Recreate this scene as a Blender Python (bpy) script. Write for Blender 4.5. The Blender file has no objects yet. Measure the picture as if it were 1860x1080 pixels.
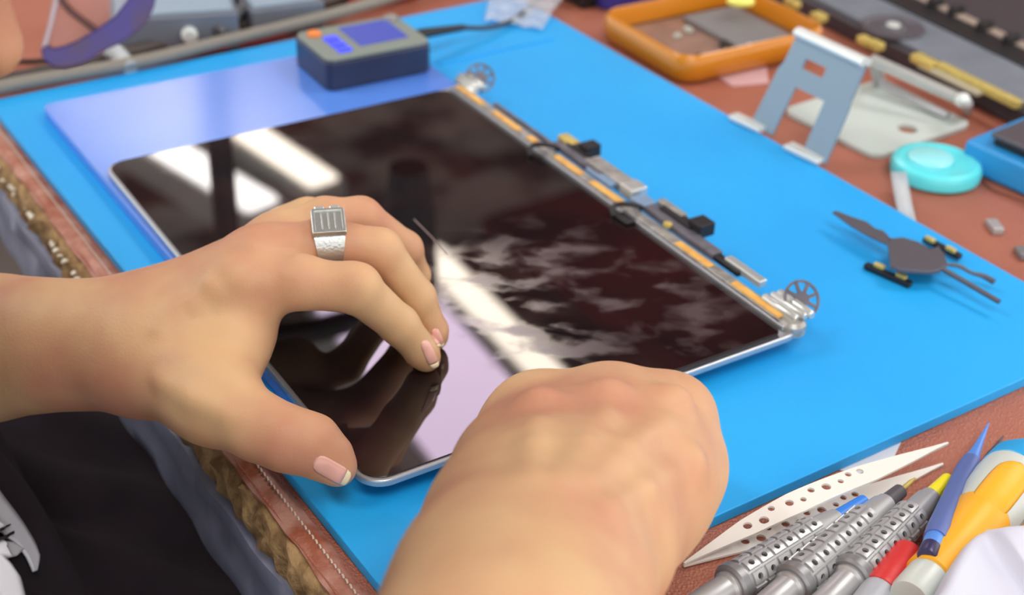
import bpy, bmesh, math, random
import numpy as np
from mathutils import Vector, Matrix
from math import sin, cos, pi, radians

scene = bpy.context.scene
COL = scene.collection
random.seed(4)

# ------------------------------------------------------------------ camera
F_PX, CAM_H = 2600.0, 0.355
PITCH, ROLL = radians(32.0), radians(2.0)
_fw = Vector((0, cos(PITCH), -sin(PITCH)))
_up0 = Vector((0, sin(PITCH), cos(PITCH)))
_r0 = Vector((1, 0, 0))
RT = _r0 * cos(ROLL) + _up0 * sin(ROLL)
UP = -_r0 * sin(ROLL) + _up0 * cos(ROLL)
CAMP = Vector((0, 0, CAM_H))
cd = bpy.data.cameras.new('camera')
cam = bpy.data.objects.new('camera', cd)
COL.objects.link(cam)
M = Matrix((RT, UP, -_fw)).transposed().to_4x4()
M.translation = CAMP
cam.matrix_world = M
cd.sensor_width = 36.0
cd.lens = F_PX / 1860 * 36.0
cd.clip_start = 0.01
cd.dof.use_dof = True
cd.dof.focus_distance = 0.52
cd.dof.aperture_fstop = 9.0
scene.camera = cam

# ------------------------------------------------------------------ world, exposure
w = bpy.data.worlds.new('world'); scene.world = w
w.use_nodes = True
bg = w.node_tree.nodes['Background']
bg.inputs[0].default_value = (1.0, 0.97, 0.94, 1)
bg.inputs[1].default_value = 1.45
scene.view_settings.view_transform = 'Standard'
scene.view_settings.look = 'None'
scene.view_settings.gamma = 1
scene.view_settings.use_curve_mapping = False
scene.view_settings.exposure = 0.52


def pr(x, y):
    """direction of the ray through photograph pixel x, y (depth 1)"""
    return _fw + RT * ((x - 930) / F_PX) - UP * ((y - 540) / F_PX)


def U(x, y, z=0.0):
    d = pr(x, y)
    return CAMP + d * ((z - CAM_H) / d.z)


def D(x, y, dist):
    d = pr(x, y).normalized()
    return CAMP + d * dist


# ------------------------------------------------------------------ materials
def srgb(r, g, b):
    f = lambda c: (c / 255 / 12.92) if c / 255 <= 0.04045 else ((c / 255 + 0.055) / 1.055) ** 2.4
    return (f(r), f(g), f(b), 1.0)


def mat(name, col, rough=0.5, metal=0.0, var=None, vscale=40, bump=0.0, bscale=300, trans=0.0, alpha=1.0,
        coat=0.0, emit=None, estr=0.0, sss=0.0, spec=0.5, ior=1.5, kind='noise', detail=4.0, ramp=(0.35, 0.65)):
    m = bpy.data.materials.new(name); m.use_nodes = True
    nt = m.node_tree; b = nt.nodes['Principled BSDF']
    c = srgb(*col)
    b.inputs['Base Color'].default_value = c
    b.inputs['Roughness'].default_value = rough
    b.inputs['Metallic'].default_value = metal
    b.inputs['IOR'].default_value = ior
    b.inputs['Specular IOR Level'].default_value = spec
    b.inputs['Transmission Weight'].default_value = trans
    b.inputs['Alpha'].default_value = alpha
    b.inputs['Coat Weight'].default_value = coat
    b.inputs['Coat Roughness'].default_value = 0.05
    if sss:
        b.inputs['Subsurface Weight'].default_value = sss
        b.inputs['Subsurface Radius'].default_value = (1.0, 0.35, 0.2)
        b.inputs['Subsurface Scale'].default_value = 0.004
    if emit:
        b.inputs['Emission Color'].default_value = srgb(*emit)
        b.inputs['Emission Strength'].default_value = estr
    tc = nt.nodes.new('ShaderNodeTexCoord')
    if var:
        n = nt.nodes.new('ShaderNodeTexNoise'); n.inputs['Scale'].default_value = vscale
        n.inputs['Detail'].default_value = detail
        nt.links.new(tc.outputs['Object'], n.inputs['Vector'])
        rp = nt.nodes.new('ShaderNodeValToRGB')
        rp.color_ramp.elements[0].position = ramp[0]; rp.color_ramp.elements[1].position = ramp[1]
        rp.color_ramp.elements[0].color = c; rp.color_ramp.elements[1].color = srgb(*var)
        nt.links.new(n.outputs['Fac'], rp.inputs['Fac'])
        nt.links.new(rp.outputs['Color'], b.inputs['Base Color'])
    if bump:
        if kind == 'voronoi':
            n = nt.nodes.new('ShaderNodeTexVoronoi'); out = n.outputs['Distance']
        else:
            n = nt.nodes.new('ShaderNodeTexNoise'); out = n.outputs['Fac']; n.inputs['Detail'].default_value = 5
        n.inputs['Scale'].default_value = bscale
        nt.links.new(tc.outputs['Object'], n.inputs['Vector'])
        bp = nt.nodes.new('ShaderNodeBump'); bp.inputs['Strength'].default_value = bump
        bp.inputs['Distance'].default_value = 0.001
        nt.links.new(out, bp.inputs['Height'])
        nt.links.new(bp.outputs['Normal'], b.inputs['Normal'])
    return m


def emis(name, col, strength):
    m = bpy.data.materials.new(name); m.use_nodes = True
    nt = m.node_tree
    for n in list(nt.nodes): nt.nodes.remove(n)
    o = nt.nodes.new('ShaderNodeOutputMaterial'); e = nt.nodes.new('ShaderNodeEmission')
    e.inputs[0].default_value = srgb(*col); e.inputs[1].default_value = strength
    nt.links.new(e.outputs[0], o.inputs[0])
    return m


# ------------------------------------------------------------------ mesh builder
def frame_of(axis):
    a = Vector(axis).normalized()
    h = Vector((0, 0, 1)) if abs(a.z) < 0.9 else Vector((1, 0, 0))
    s = h.cross(a).normalized()
    return a, s, a.cross(s)


class MB:
    def __init__(self):
        self.v = []; self.f = []

    def add(self, vs, fs):
        o = len(self.v)
        self.v += [Vector(p) for p in vs]
        self.f += [tuple(i + o for i in f) for f in fs]
        return self

    def box(self, c, size, ex=(1, 0, 0), ey=(0, 1, 0)):
        ex = Vector(ex).normalized(); ey = Vector(ey).normalized(); ez = ex.cross(ey).normalized()
        c = Vector(c); hx, hy, hz = [s / 2 for s in size]
        vs = [c + ex * (i * hx) + ey * (j * hy) + ez * (k * hz) for k in (-1, 1) for j in (-1, 1) for i in (-1, 1)]
        return self.add(vs, [(0, 2, 3, 1), (4, 5, 7, 6), (0, 1, 5, 4), (1, 3, 7, 5), (3, 2, 6, 7), (2, 0, 4, 6)])

    def prism(self, poly, z0, z1):
        """poly: world xy points, z0 -> z1"""
        n = len(poly)
        area = sum(poly[i][0] * poly[(i + 1) % n][1] - poly[(i + 1) % n][0] * poly[i][1] for i in range(n))
        if area < 0: poly = list(reversed(poly))
        vs = [Vector((p[0], p[1], z0)) for p in poly] + [Vector((p[0], p[1], z1)) for p in poly]
        fs = [tuple(reversed(range(n))), tuple(range(n, 2 * n))]
        fs += [(i, (i + 1) % n, n + (i + 1) % n, n + i) for i in range(n)]
        return self.add(vs, fs)

    def slab(self, pts, nrm, t):
        """3-D polygon thickened by t along nrm (both ways)"""
        nrm = Vector(nrm).normalized(); n = len(pts)
        vs = [Vector(p) - nrm * t / 2 for p in pts] + [Vector(p) + nrm * t / 2 for p in pts]
        fs = [tuple(reversed(range(n))), tuple(range(n, 2 * n))]
        fs += [(i, (i + 1) % n, n + (i + 1) % n, n + i) for i in range(n)]
        return self.add(vs, fs)

    def ringslab(self, outer, inner, nrm, t):
        nrm = Vector(nrm).normalized(); n = len(outer)
        vs = []
        for L, s in ((outer, 1), (inner, 1), (outer, -1), (inner, -1)):
            vs += [Vector(p) + nrm * (s * t / 2) for p in L]
        fs = []
        for i in range(n):
            j = (i + 1) % n
            fs += [(i, j, n + j, n + i), (2 * n + j, 2 * n + i, 3 * n + i, 3 * n + j),
                   (j, i, 2 * n + i, 2 * n + j), (n + i, n + j, 3 * n + j, 3 * n + i)]
        return self.add(vs, fs)

    def lathe(self, p0, axis, prof, n=24, cap=True):
        """prof: list of (t, r) along axis from p0"""
        a, s, u = frame_of(axis); p0 = Vector(p0)
        vs = []; fs = []
        for t, r in prof:
            vs += [p0 + a * t + (s * cos(2 * pi * k / n) + u * sin(2 * pi * k / n)) * r for k in range(n)]
        for i in range(len(prof) - 1):
            for k in range(n):
                k2 = (k + 1) % n
                fs.append((i * n + k, i * n + k2, (i + 1) * n + k2, (i + 1) * n + k))
        if cap:
            fs.append(tuple(reversed(range(n))))
            fs.append(tuple(range((len(prof) - 1) * n, len(prof) * n)))
        return self.add(vs, fs)

    def tube(self, pts, r, n=12, smooth=0, flat=1.0):
        pts = [Vector(p) for p in pts]
        rs = list(r) if isinstance(r, (list, tuple)) else [r] * len(pts)
        for _ in range(smooth):
            q = [pts[0]]; qr = [rs[0]]
            for i in range(len(pts) - 1):
                q += [pts[i] * .75 + pts[i + 1] * .25, pts[i] * .25 + pts[i + 1] * .75]
                qr += [rs[i] * .75 + rs[i + 1] * .25, rs[i] * .25 + rs[i + 1] * .75]
            q.append(pts[-1]); qr.append(rs[-1]); pts, rs = q, qr
        m = len(pts); vs = []; fs = []
        t0 = (pts[1] - pts[0]).normalized(); _, s, u = frame_of(t0)
        for i in range(m):
            t = (pts[min(i + 1, m - 1)] - pts[max(i - 1, 0)]).normalized()
            s = (s - t * s.dot(t)).normalized(); u = t.cross(s)
            vs += [pts[i] + (s * cos(2 * pi * k / n) + u * sin(2 * pi * k / n) * flat) * rs[i] for k in range(n)]
        for i in range(m - 1):
            for k in range(n):
                k2 = (k + 1) % n
                fs.append((i * n + k, i * n + k2, (i + 1) * n + k2, (i + 1) * n + k))
        fs.append(tuple(reversed(range(n)))); fs.append(tuple(range((m - 1) * n, m * n)))
        return self.add(vs, fs)

    def ball(self, c, r, n=16, sq=(1, 1, 1)):
        c = Vector(c); vs = []; fs = []; m = n // 2
        for i in range(m + 1):
            th = pi * i / m
            for k in range(n):
                ph = 2 * pi * k / n
                vs.append(c + Vector((r * sq[0] * sin(th) * cos(ph), r * sq[1] * sin(th) * sin(ph), r * sq[2] * cos(th))))
        for i in range(m):
            for k in range(n):
                k2 = (k + 1) % n
                fs.append((i * n + k, (i + 1) * n + k, (i + 1) * n + k2, i * n + k2))
        return self.add(vs, fs)

    def build(self, name, material, parent=None, bevel=0.0, ang=35, seg=2, base=None):
        if parent is None:
            if base is None:
                zs = min(p.z for p in self.v)
                c = sum(self.v, Vector()) / len(self.v)
                base = Vector((c.x, c.y, zs))
            off = Vector(base); loc = off
        else:
            off = WORLD[parent.name]; loc = Vector((0, 0, 0))
        me = bpy.data.meshes.new(name)
        me.from_pydata([tuple(p - off) for p in self.v], [], self.f)
        bm = bmesh.new(); bm.from_mesh(me)
        bmesh.ops.remove_doubles(bm, verts=bm.verts, dist=1e-7)
        bmesh.ops.recalc_face_normals(bm, faces=bm.faces)
        bm.to_mesh(me); bm.free()
        me.materials.append(material)
        for p in me.polygons: p.use_smooth = True
        me.set_sharp_from_angle(angle=radians(ang))
        o = bpy.data.objects.new(name, me); COL.objects.link(o)
        o.location = loc
        if parent is not None: o.parent = parent
        WORLD[o.name] = Vector(off)
        if bevel:
            b = o.modifiers.new('bevel', 'BEVEL'); b.width = bevel; b.segments = seg
            b.limit_method = 'ANGLE'; b.angle_limit = radians(40); b.harden_normals = True
        return o


WORLD = {}


def tag(o, label=None, cat=None, group=None, kind=None):
    if label: o['label'] = label
    if cat: o['category'] = cat
    if group: o['group'] = group
    if kind: o['kind'] = kind
    return o


def thing(name, label, cat, loc, group=None):
    o = bpy.data.objects.new(name, None); COL.objects.link(o)
    o.location = loc; o.empty_display_size = 0.01
    WORLD[o.name] = Vector(loc)
    return tag(o, label, cat, group)


def rrect(c, ex, ey, w_, l_, r, n=6):
    """rounded rectangle outline as world points"""
    c = Vector(c); ex = Vector(ex); ey = Vector(ey); out = []
    for sx, sy, a0 in ((1, 1, 0), (-1, 1, 90), (-1, -1, 180), (1, -1, 270)):
        for k in range(n + 1):
            a = radians(a0 + 90 * k / n)
            out.append(c + ex * (sx * (w_ / 2 - r) + r * cos(a)) + ey * (sy * (l_ / 2 - r) + r * sin(a)))
    return out


def rectfit(px, z):
    """four pixels TL,TR,BR,BL lying at height z -> centre, ex (TL->TR), ey (TL->BL), width, length"""
    P = [U(x, y, z) for x, y in px]
    c = sum(P, Vector()) / 4
    a = (P[1] - P[0] + P[2] - P[3]) / 2; b = (P[3] - P[0] + P[2] - P[1]) / 2
    ta = math.atan2(a.y, a.x); tb = math.atan2(b.y, b.x) + pi / 2
    while tb - ta > pi: tb -= 2 * pi
    while tb - ta < -pi: tb += 2 * pi
    t = (ta + tb) / 2
    ex = Vector((cos(t), sin(t), 0)); ey = Vector((sin(t), -cos(t), 0))
    return c, ex, ey, a.length, b.length


def up(v, z):
    v = Vector(v); return Vector((v.x, v.y, z))


# ------------------------------------------------------------------ the room
m_ceil = mat('ceiling_paint', (242, 232, 224), 0.9, var=(120, 92, 84), vscale=3.2, ramp=(.44, .58))  # dark blotches put in to mottle the reflection in the glass
m_wall = mat('wall_paint', (176, 156, 146), 0.9, var=(120, 66, 62), vscale=2.2, ramp=(.42, .58))  # grey and maroon blotches stand in for the mottled room mirrored in the glass
m_floor = mat('floor_tile', (70, 62, 60), 0.6, var=(90, 82, 78), vscale=3)
FL = -0.75
ZC = 2.0
tag(MB().box((0, 1.6, FL - 0.05), (9, 9, 0.1)).build('floor', m_floor), kind='structure')
tag(MB().box((0, 1.9, ZC + 0.15), (9, 8.4, 0.1)).build('ceiling', m_ceil), kind='structure')
tag(MB().box((0, 6.15, (FL + ZC + 0.1) / 2), (9, 0.1, ZC + 0.1 - FL)).build('wall_back', m_wall), kind='structure')


def ceiling_lamp(p0, p1, width, m_glow, label, group=None):
    p0 = Vector(p0); p1 = Vector(p1); c = (p0 + p1) / 2; ex = (p1 - p0).normalized(); ey = Vector((-ex.y, ex.x, 0))
    t = thing('ceiling_light', label, 'ceiling light', (c.x, c.y, ZC), group)
    L = (p1 - p0).length
    MB().box((c.x, c.y, ZC + 0.04), (L + 0.04, width + 0.05, 0.12), ex, ey).build('housing', m_whitepaint, t, bevel=0.006)
    MB().box((c.x, c.y, ZC - 0.028), (L, width, 0.02), ex, ey).build('diffuser', m_glow, t, bevel=0.004)
    return t


reflection_box = MB().box((0.42, 3.86, ZC + 0.04), (1.2, 0.42, 0.08), (0.6, -0.8, 0), (0.8, 0.6, 0)).build('added_trim_1', mat('maroon_paint', (150, 52, 50), 0.7, var=(110, 60, 58), vscale=2.5))
tag(reflection_box, kind='structure')  # maroon box added overhead to redden the reflection in the glass
m_whitepaint = mat('white_enamel', (225, 225, 222), 0.4)
g_white = emis('tube_glow', (255, 248, 244), 8.0)
g_cream = emis('warm_tube_glow', (255, 240, 222), 8.0)
g_pink = emis('panel_glow', (244, 218, 246), 5.5)
g_fill = emis('fill_panel_glow', (255, 250, 246), 8.5)
ceiling_lamp((-1.55, 5.40, 0), (-0.66, 4.38, 0), 0.11, g_cream, 'long cream tube light mirrored in the screen above the ring')
ceiling_lamp((-1.85, 5.18, 0), (-0.84, 4.20, 0), 0.12, g_white, 'long white tube light mirrored left of the cream one')
ceiling_lamp((-0.275, 3.94, 0), (0.13, 3.24, 0), 0.09, g_cream, 'cream tube light mirrored between the two hands')
ceiling_lamp((-0.43, 3.66, 0), (0.02, 2.86, 0), 0.34, g_pink, 'pale lilac panel light mirrored under the fingertips')
for (x, y) in ((1.5, 1.2), (-1.6, 1.0), (0.4, -0.6)):  # unseen panels added as fill light
    ceiling_lamp((x - .3, y + .45, 0), (x + .3, y - .45, 0), 0.6, g_fill,
                 {1.5: 'added fill panel over the right side of the desk', -1.6: 'added fill panel over the seated person', 0.4: 'added fill panel behind the camera'}[x],
                 'added fill panels')

# ------------------------------------------------------------------ desk
E0 = U(90, 389, 0); E1 = U(511, 947, 0)
UD = (E1 - E0).normalized(); ND = Vector((UD.y, -UD.x, 0))


def DE(a, b, z):
    p = E0 + UD * a + ND * b
    return Vector((p.x, p.y, z))


m_leather = mat('brown_leather', (172, 106, 84), 0.48, var=(158, 92, 72), vscale=14, bump=0.55, bscale=900, kind='voronoi')
m_leather_edge = mat('leather_edge', (150, 82, 56), 0.5, var=(188, 140, 124), vscale=90, bump=0.5, bscale=700)
m_board = mat('worn_fibreboard', (182, 150, 104), 0.85, var=(124, 96, 62), vscale=120, bump=1.0, bscale=350)
m_steel = mat('blue_grey_steel', (142, 148, 172), 0.5, var=(112, 118, 142), vscale=35, bump=0.6, bscale=60)
m_thread = mat('stitch_thread', (205, 185, 170), 0.8)
m_chip = mat('flaked_paint', (235, 232, 215), 0.6)
m_black = mat('black_plastic', (26, 25, 28), 0.4)
desk = thing('desk', 'desk covered in brown leather with a stitched worn front edge', 'desk', DE(0.2, -0.3, FL))
A0, A1, B1 = -1.0, 1.1, -0.85
MB().prism([DE(A0, 0.0, 0), DE(A1, 0.0, 0), DE(A1, B1, 0), DE(A0, B1, 0)], -0.0025, 0.0).build('leather_cover', m_leather, desk)
# rolled leather hem along the edge
hem = MB(); n = 220
for i in range(n + 1):
    a = A0 + (A1 - A0) * i / n
    for (b, z) in ((-0.0095, 0.0002), (-0.006, 0.0011), (-0.002, 0.0008), (0.0012, -0.0008), (0.0005, -0.0035), (-0.004, -0.003)):
        hem.v.append(DE(a, b + 0.0005 * sin(a * 210) + 0.0004 * sin(a * 61), z + 0.0003 * sin(a * 95)))
for i in range(n):
    for k in range(6):
        k2 = (k + 1) % 6
        hem.f.append((i * 6 + k, i * 6 + k2, (i + 1) * 6 + k2, (i + 1) * 6 + k))
tag(hem.build('leather_hem', m_leather_edge, desk, ang=60), 'rolled darker leather hem')
st = MB()
k = 0
a = -0.25
while a < 0.45:
    st.tube([DE(a, -0.0058, 0.0012), DE(a + 0.0011, -0.0056, 0.0019), DE(a + 0.0022, -0.0054, 0.0012)], 0.00042, n=6)
    a += 0.0030
tag(st.build('stitching', m_thread, desk), 'pale thread stitching', kind='stuff')
# worn fibreboard edge: rough strip
fb = MB(); n = 420; rows = [(-0.003, -0.0025), (0.0015, -0.003), (0.004, -0.007), (0.0035, -0.012), (0.005, -0.017), (0.002, -0.022), (-0.004, -0.024)]
for i in range(n + 1):
    a = A0 + (A1 - A0) * i / n
    for j, (b, z) in enumerate(rows):
        rb = 0.0016 * sin(a * 331 + j * 2.1) + 0.0012 * sin(a * 797 + j) + random.uniform(-.0009, .0009)
        fb.v.append(DE(a, b + rb * (j > 0), z + 0.4 * rb))
R_ = len(rows)
for i in range(n):
    for k in range(R_ - 1):
        fb.f.append((i * R_ + k, i * R_ + k + 1, (i + 1) * R_ + k + 1, (i + 1) * R_ + k))
fb.build('board_edge', m_board, desk, ang=70)
ch = MB()
for i in range(46):
    a = random.uniform(-0.13, 0.12)
    ch.ball(DE(a, 0.0052, -0.006 - random.uniform(0, .003)), 1.0, n=8, sq=(random.uniform(.0008, .0022), random.uniform(.001, .0028), .0008))
tag(ch.build('paint_flecks', m_chip, desk), 'white flecks of worn paint', kind='stuff')
MB().prism([DE(A0, -0.003, 0), DE(A1, -0.003, 0), DE(A1, B1, 0), DE(A0, B1, 0)], -0.025, -0.0027).build('board', m_board, desk)
ap = MB(); n = 300
for i in range(n + 1):
    a = A0 + (A1 - A0) * i / n
    for j, (b, z) in enumerate(((0.0, -0.0235), (0.005, -0.025), (0.0065, -0.034), (0.003, -0.040), (0.0055, -0.052), (0.005, -0.064), (0.0, -0.067), (-0.01, -0.067), (-0.01, -0.0235))):
        dent = 0.0014 * sin(a * 88 + j * 1.7) * sin(a * 39) if 0 < j < 6 else 0
        ap.v.append(DE(a, b + dent, z))
for i in range(n):
    for k in range(9):
        k2 = (k + 1) % 9
        ap.f.append((i * 9 + k, i * 9 + k2, (i + 1) * 9 + k2, (i + 1) * 9 + k))
tag(ap.build('apron', m_steel, desk, ang=50), 'dented blue-grey steel apron')
for (a_, b_) in ((A0 + .1, -.06), (A1 - .1, -.06), (A0 + .1, B1 + .06), (A1 - .1, B1 + .06)):
    MB().box(DE(a_, b_, (FL - 0.0255) / 2), (0.05, 0.05, -FL - 0.0255), UD, ND).build('leg', m_steel, desk, bevel=0.003)

# ------------------------------------------------------------------ blue mat
m_mat = mat('blue_silicone', (26, 168, 240), 0.5, var=(20, 160, 236), vscale=9, bump=0.12, bscale=1500)
MZ = 0.0055
mc, mx, my, mw, ml = rectfit([(-42, 183), (935, -7), (2042, 610), (797, 1155)], MZ)
repair_mat = thing('repair_mat', 'large sky-blue silicone work mat under the laptop screen', 'work mat', up(mc, 0.0002))
MB().prism([p for p in rrect(mc, mx, my, mw, ml, 0.008)], 0.0002, MZ).build('pad', m_mat, repair_mat, bevel=0.0006)
# raised divider strip along the far end
q0, q1 = U(795, 112, MZ), U(1010, 72, MZ)
MB().box(up((q0 + q1) / 2, MZ + 0.0004), ((q1 - q0).length, 0.004, 0.0012), mx, my).build('ridge', m_mat, repair_mat, bevel=0.0004)

# ------------------------------------------------------------------ lilac plate under the screen
m_lilac = mat('lilac_blue_film', (90, 142, 236), 0.20, var=(84, 134, 233), vscale=6, spec=0.9)
PZ = 0.0122
pc, px_, py_, pw, pl = rectfit([(77, 190), (800, 118), (1262, 500), (558, 800)], PZ)
pp = [U(75, 190, PZ), U(715, 66, PZ)]
exl = (pp[1] - pp[0]).normalized()
scz = 0.0165
sc_, sx, sy, sw, sl = rectfit([(186, 300), (852, 146), (1440, 600), (674, 888)], scz)
eyl = (U(330, 482, PZ) - pp[0]).normalized()
P_tl = up(pp[0], PZ); P_tr = up(pp[1], PZ)
Lp = 0.325
poly = [P_tl, P_tr, up(U(836, 158, PZ), PZ), up(sc_ + sx * (sw * .40) + sy * .08, PZ), P_tl + sy * Lp + sx * 0.004]


def roundpoly(P, r, n=5):
    out = []; m = len(P)
    for i in range(m):
        a, b, c = Vector(P[i - 1]), Vector(P[i]), Vector(P[(i + 1) % m])
        u = (a - b).normalized(); v = (c - b).normalized()
        p, q = b + u * r, b + v * r
        for k in range(n + 1):
            t = k / n
            out.append(p * (1 - t) ** 2 + b * 2 * t * (1 - t) + q * t ** 2)
    return out


lil = MB().prism(roundpoly(poly, 0.006), MZ + 0.0002, PZ).build('heating_plate', m_lilac, bevel=0.0008)
tag(lil, 'glossy lilac-blue flat plate lying beneath the laptop screen', 'plate')

# ------------------------------------------------------------------ laptop screen
m_alu = mat('silver_aluminium', (188, 192, 198), 0.32, metal=0.75)
m_alu2 = mat('grey_metal', (182, 182, 176), 0.38, metal=0.5, var=(140, 140, 136), vscale=180)
m_amber = mat('amber_film', (232, 182, 92), 0.35, var=(214, 158, 80), vscale=200)
m_cable = mat('black_rubber', (24, 22, 26), 0.5)
m_gold = mat('gold_contacts', (214, 194, 110), 0.4, metal=0.3, var=(190, 170, 96), vscale=160)

# dirty black glass
m_glass = bpy.data.materials.new('smeared_black_glass'); m_glass.use_nodes = True
nt = m_glass.node_tree; b = nt.nodes['Principled BSDF']
tc = nt.nodes.new('ShaderNodeTexCoord')
mp = nt.nodes.new('ShaderNodeMapping'); mp.inputs['Scale'].default_value = (0.85, 1.35, 1)
nt.links.new(tc.outputs['Object'], mp.inputs['Vector'])
n1 = nt.nodes.new('ShaderNodeTexNoise'); n1.inputs['Scale'].default_value = 52; n1.inputs['Detail'].default_value = 3
n1.inputs['Distortion'].default_value = 0.25
n2 = nt.nodes.new('ShaderNodeTexNoise'); n2.inputs['Scale'].default_value = 15; n2.inputs['Detail'].default_value = 2
nt.links.new(mp.outputs[0], n1.inputs['Vector']); nt.links.new(mp.outputs[0], n2.inputs['Vector'])
r1 = nt.nodes.new('ShaderNodeValToRGB'); r1.color_ramp.elements[0].position = 0.49; r1.color_ramp.elements[1].position = 0.66
nt.links.new(n1.outputs['Fac'], r1.inputs['Fac'])
# smear region: around one spot of the glass
sp = U(1075, 540, scz)
vsub = nt.nodes.new('ShaderNodeVectorMath'); vsub.operation = 'DISTANCE'
vsub.inputs[1].default_value = (0, 0, 0)
nt.links.new(tc.outputs['Object'], vsub.inputs[0])
SMEAR = vsub
rg = nt.nodes.new('ShaderNodeMapRange'); rg.inputs['From Min'].default_value = 0.088; rg.inputs['From Max'].default_value = 0.048
rg.inputs['To Min'].default_value = 0.06; rg.inputs['To Max'].default_value = 1.0
nt.links.new(vsub.outputs['Value'], rg.inputs['Value'])
mu = nt.nodes.new('ShaderNodeMath'); mu.operation = 'MULTIPLY'
nt.links.new(r1.outputs['Color'], mu.inputs[0]); nt.links.new(rg.outputs['Result'], mu.inputs[1])
mu2 = nt.nodes.new('ShaderNodeMath'); mu2.operation = 'MULTIPLY'; mu2.inputs[1].default_value = 0.46
nt.links.new(mu.outputs[0], mu2.inputs[0])
rb_ = nt.nodes.new('ShaderNodeValToRGB')  # maroon mottle in the base colour imitates a blurred room reflection
rb_.color_ramp.elements[0].position = 0.42; rb_.color_ramp.elements[1].position = 0.62
rb_.color_ramp.elements[0].color = srgb(22, 17, 20); rb_.color_ramp.elements[1].color = srgb(38, 20, 22)
nt.links.new(n2.outputs['Fac'], rb_.inputs['Fac'])
mx_ = nt.nodes.new('ShaderNodeMix'); mx_.data_type = 'RGBA'
nt.links.new(mu2.outputs[0], mx_.inputs[0]); nt.links.new(rb_.outputs['Color'], mx_.inputs[6])
mx_.inputs[7].default_value = srgb(108, 96, 98)
nt.links.new(mx_.outputs[2], b.inputs['Base Color'])
rr = nt.nodes.new('ShaderNodeMapRange'); rr.inputs['To Min'].default_value = 0.02; rr.inputs['To Max'].default_value = 0.35
nt.links.new(mu2.outputs[0], rr.inputs['Value']); nt.links.new(rr.outputs['Result'], b.inputs['Roughness'])
b.inputs['IOR'].default_value = 1.68

scr = thing('laptop_screen', 'detached laptop display with black smeared glass and bare hinge edge', 'laptop screen', up(sc_, PZ + 0.0002))


def S(u, v, z=0.0):
    """point on the screen: u 0..1 left->right edge, v 0..1 far->near end"""
    p = sc_ + sx * ((u - .5) * sw) + sy * ((v - .5) * sl)
    return Vector((p.x, p.y, z))


lid = MB().prism(rrect(sc_, sx, sy, sw, sl, 0.011, 8), PZ + 0.0003, scz - 0.0006).build('back_case', m_alu, scr, bevel=0.0009)
gw = sw - 0.0100
gc = sc_ - sx * ((sw - gw) / 2 - 0.0010)
gl = MB().prism(rrect(gc, sx, sy, gw - 0.0016, sl - 0.0032, 0.0095, 8), scz - 0.0006, scz)
glass = gl.build('glass', m_glass, scr, bevel=0.0002)
gloc = up(sp, scz) - WORLD[scr.name]
SMEAR.inputs[1].default_value = tuple(gloc)
# scratch on the glass
MB().tube([U(752, 398, scz + .0001), U(782, 428, scz + .0001), U(812, 462, scz + .0001)], 0.0003, n=6, flat=.4).build('scratch', mat('scratch', (150, 130, 130), 0.6), scr)
# near-end rail groove
g0, g1 = S(0.20, 0.992, scz), S(0.93, 0.992, scz)
MB().box(up((g0 + g1) / 2, scz), ((g1 - g0).length, 0.0022, 0.0012), sx, sy).build('edge_gasket', m_black, scr, bevel=0.0003)


def H(px, py, z=None):
    """s (mm across from the right edge), v from pixel, at hinge height"""
    return U(px, py, z if z is not None else scz + 0.002)


# hinge bar
h0, h1 = S(0.976, 0.012), S(0.976, 0.985)
hb = MB().box(up((h0 + h1) / 2, scz + 0.0004), ((h1 - h0).length, 0.0062, 0.0032), sy, sx)
hb.build('hinge_rail', m_alu2, scr, bevel=0.0007)
hb2 = MB().box(up((h0 + h1) / 2 - sx * 0.0048, scz + 0.0008), ((h1 - h0).length, 0.0012, 0.0022), sy, sx)
tag(hb2.build('rail_lip', m_alu, scr, bevel=0.0004), 'bright metal lip beside the glass')
for (v0, v1) in ((0.02, 0.115), (0.155, 0.245), (0.275, 0.30), (0.365, 0.445), (0.475, 0.575), (0.715, 0.80), (0.855, 0.93), (0.93, 0.965)):
    a_, b_ = S(0.972, v0), S(0.972, v1)
    MB().box(up((a_ + b_) / 2, scz + 0.0023), ((b_ - a_).length, 0.0040, 0.0008), sy, sx).build('amber_strip', m_amber, scr, bevel=0.0003)


def bit(name, v0, v1, off, wid, z, hgt, m, bev=0.0005):
    a_, b_ = S(1.010, v0), S(1.010, v1)
    c = (a_ + b_) / 2 + sx * off
    return MB().box(up(c + sx * wid * .12, z + hgt * .1), ((b_ - a_).length, wid * 1.25, hgt * 1.2), sy, sx).build(name, m, scr, bevel=bev)


m_flex = mat('grey_flex', (108, 106, 116), 0.4, var=(84, 82, 92), vscale=120)
m_bluegrey = mat('blue_grey_foil', (130, 158, 190), 0.35, metal=0.3)
m_steelbright = mat('bright_steel', (205, 210, 208), 0.25, metal=0.6)
bit('flex_strip', 0.325, 0.47, 0.000, 0.005, scz + 0.002, 0.0030, m_flex)
bit('flex_strip', 0.60, 0.78, 0.000, 0.005, scz + 0.002, 0.0030, m_flex)
bit('flex_strip', 0.12, 0.32, -0.0015, 0.002, scz + 0.001, 0.0020, m_flex)
bit('shield_can', 0.415, 0.525, 0.0035, 0.007, scz + 0.002, 0.0046, m_alu2)
tag(bit('foil_patch', 0.435, 0.51, -0.0018, 0.004, scz + 0.0026, 0.0018, m_bluegrey), 'blue-grey foil')
bit('shield_can', 0.525, 0.56, 0.0025, 0.008, scz + 0.003, 0.0052, m_steelbright)
tag(bit('foil_patch', 0.565, 0.60, 0.0000, 0.007, scz + 0.0025, 0.003, m_bluegrey), 'blue-grey foil')
cn = MB()
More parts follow.
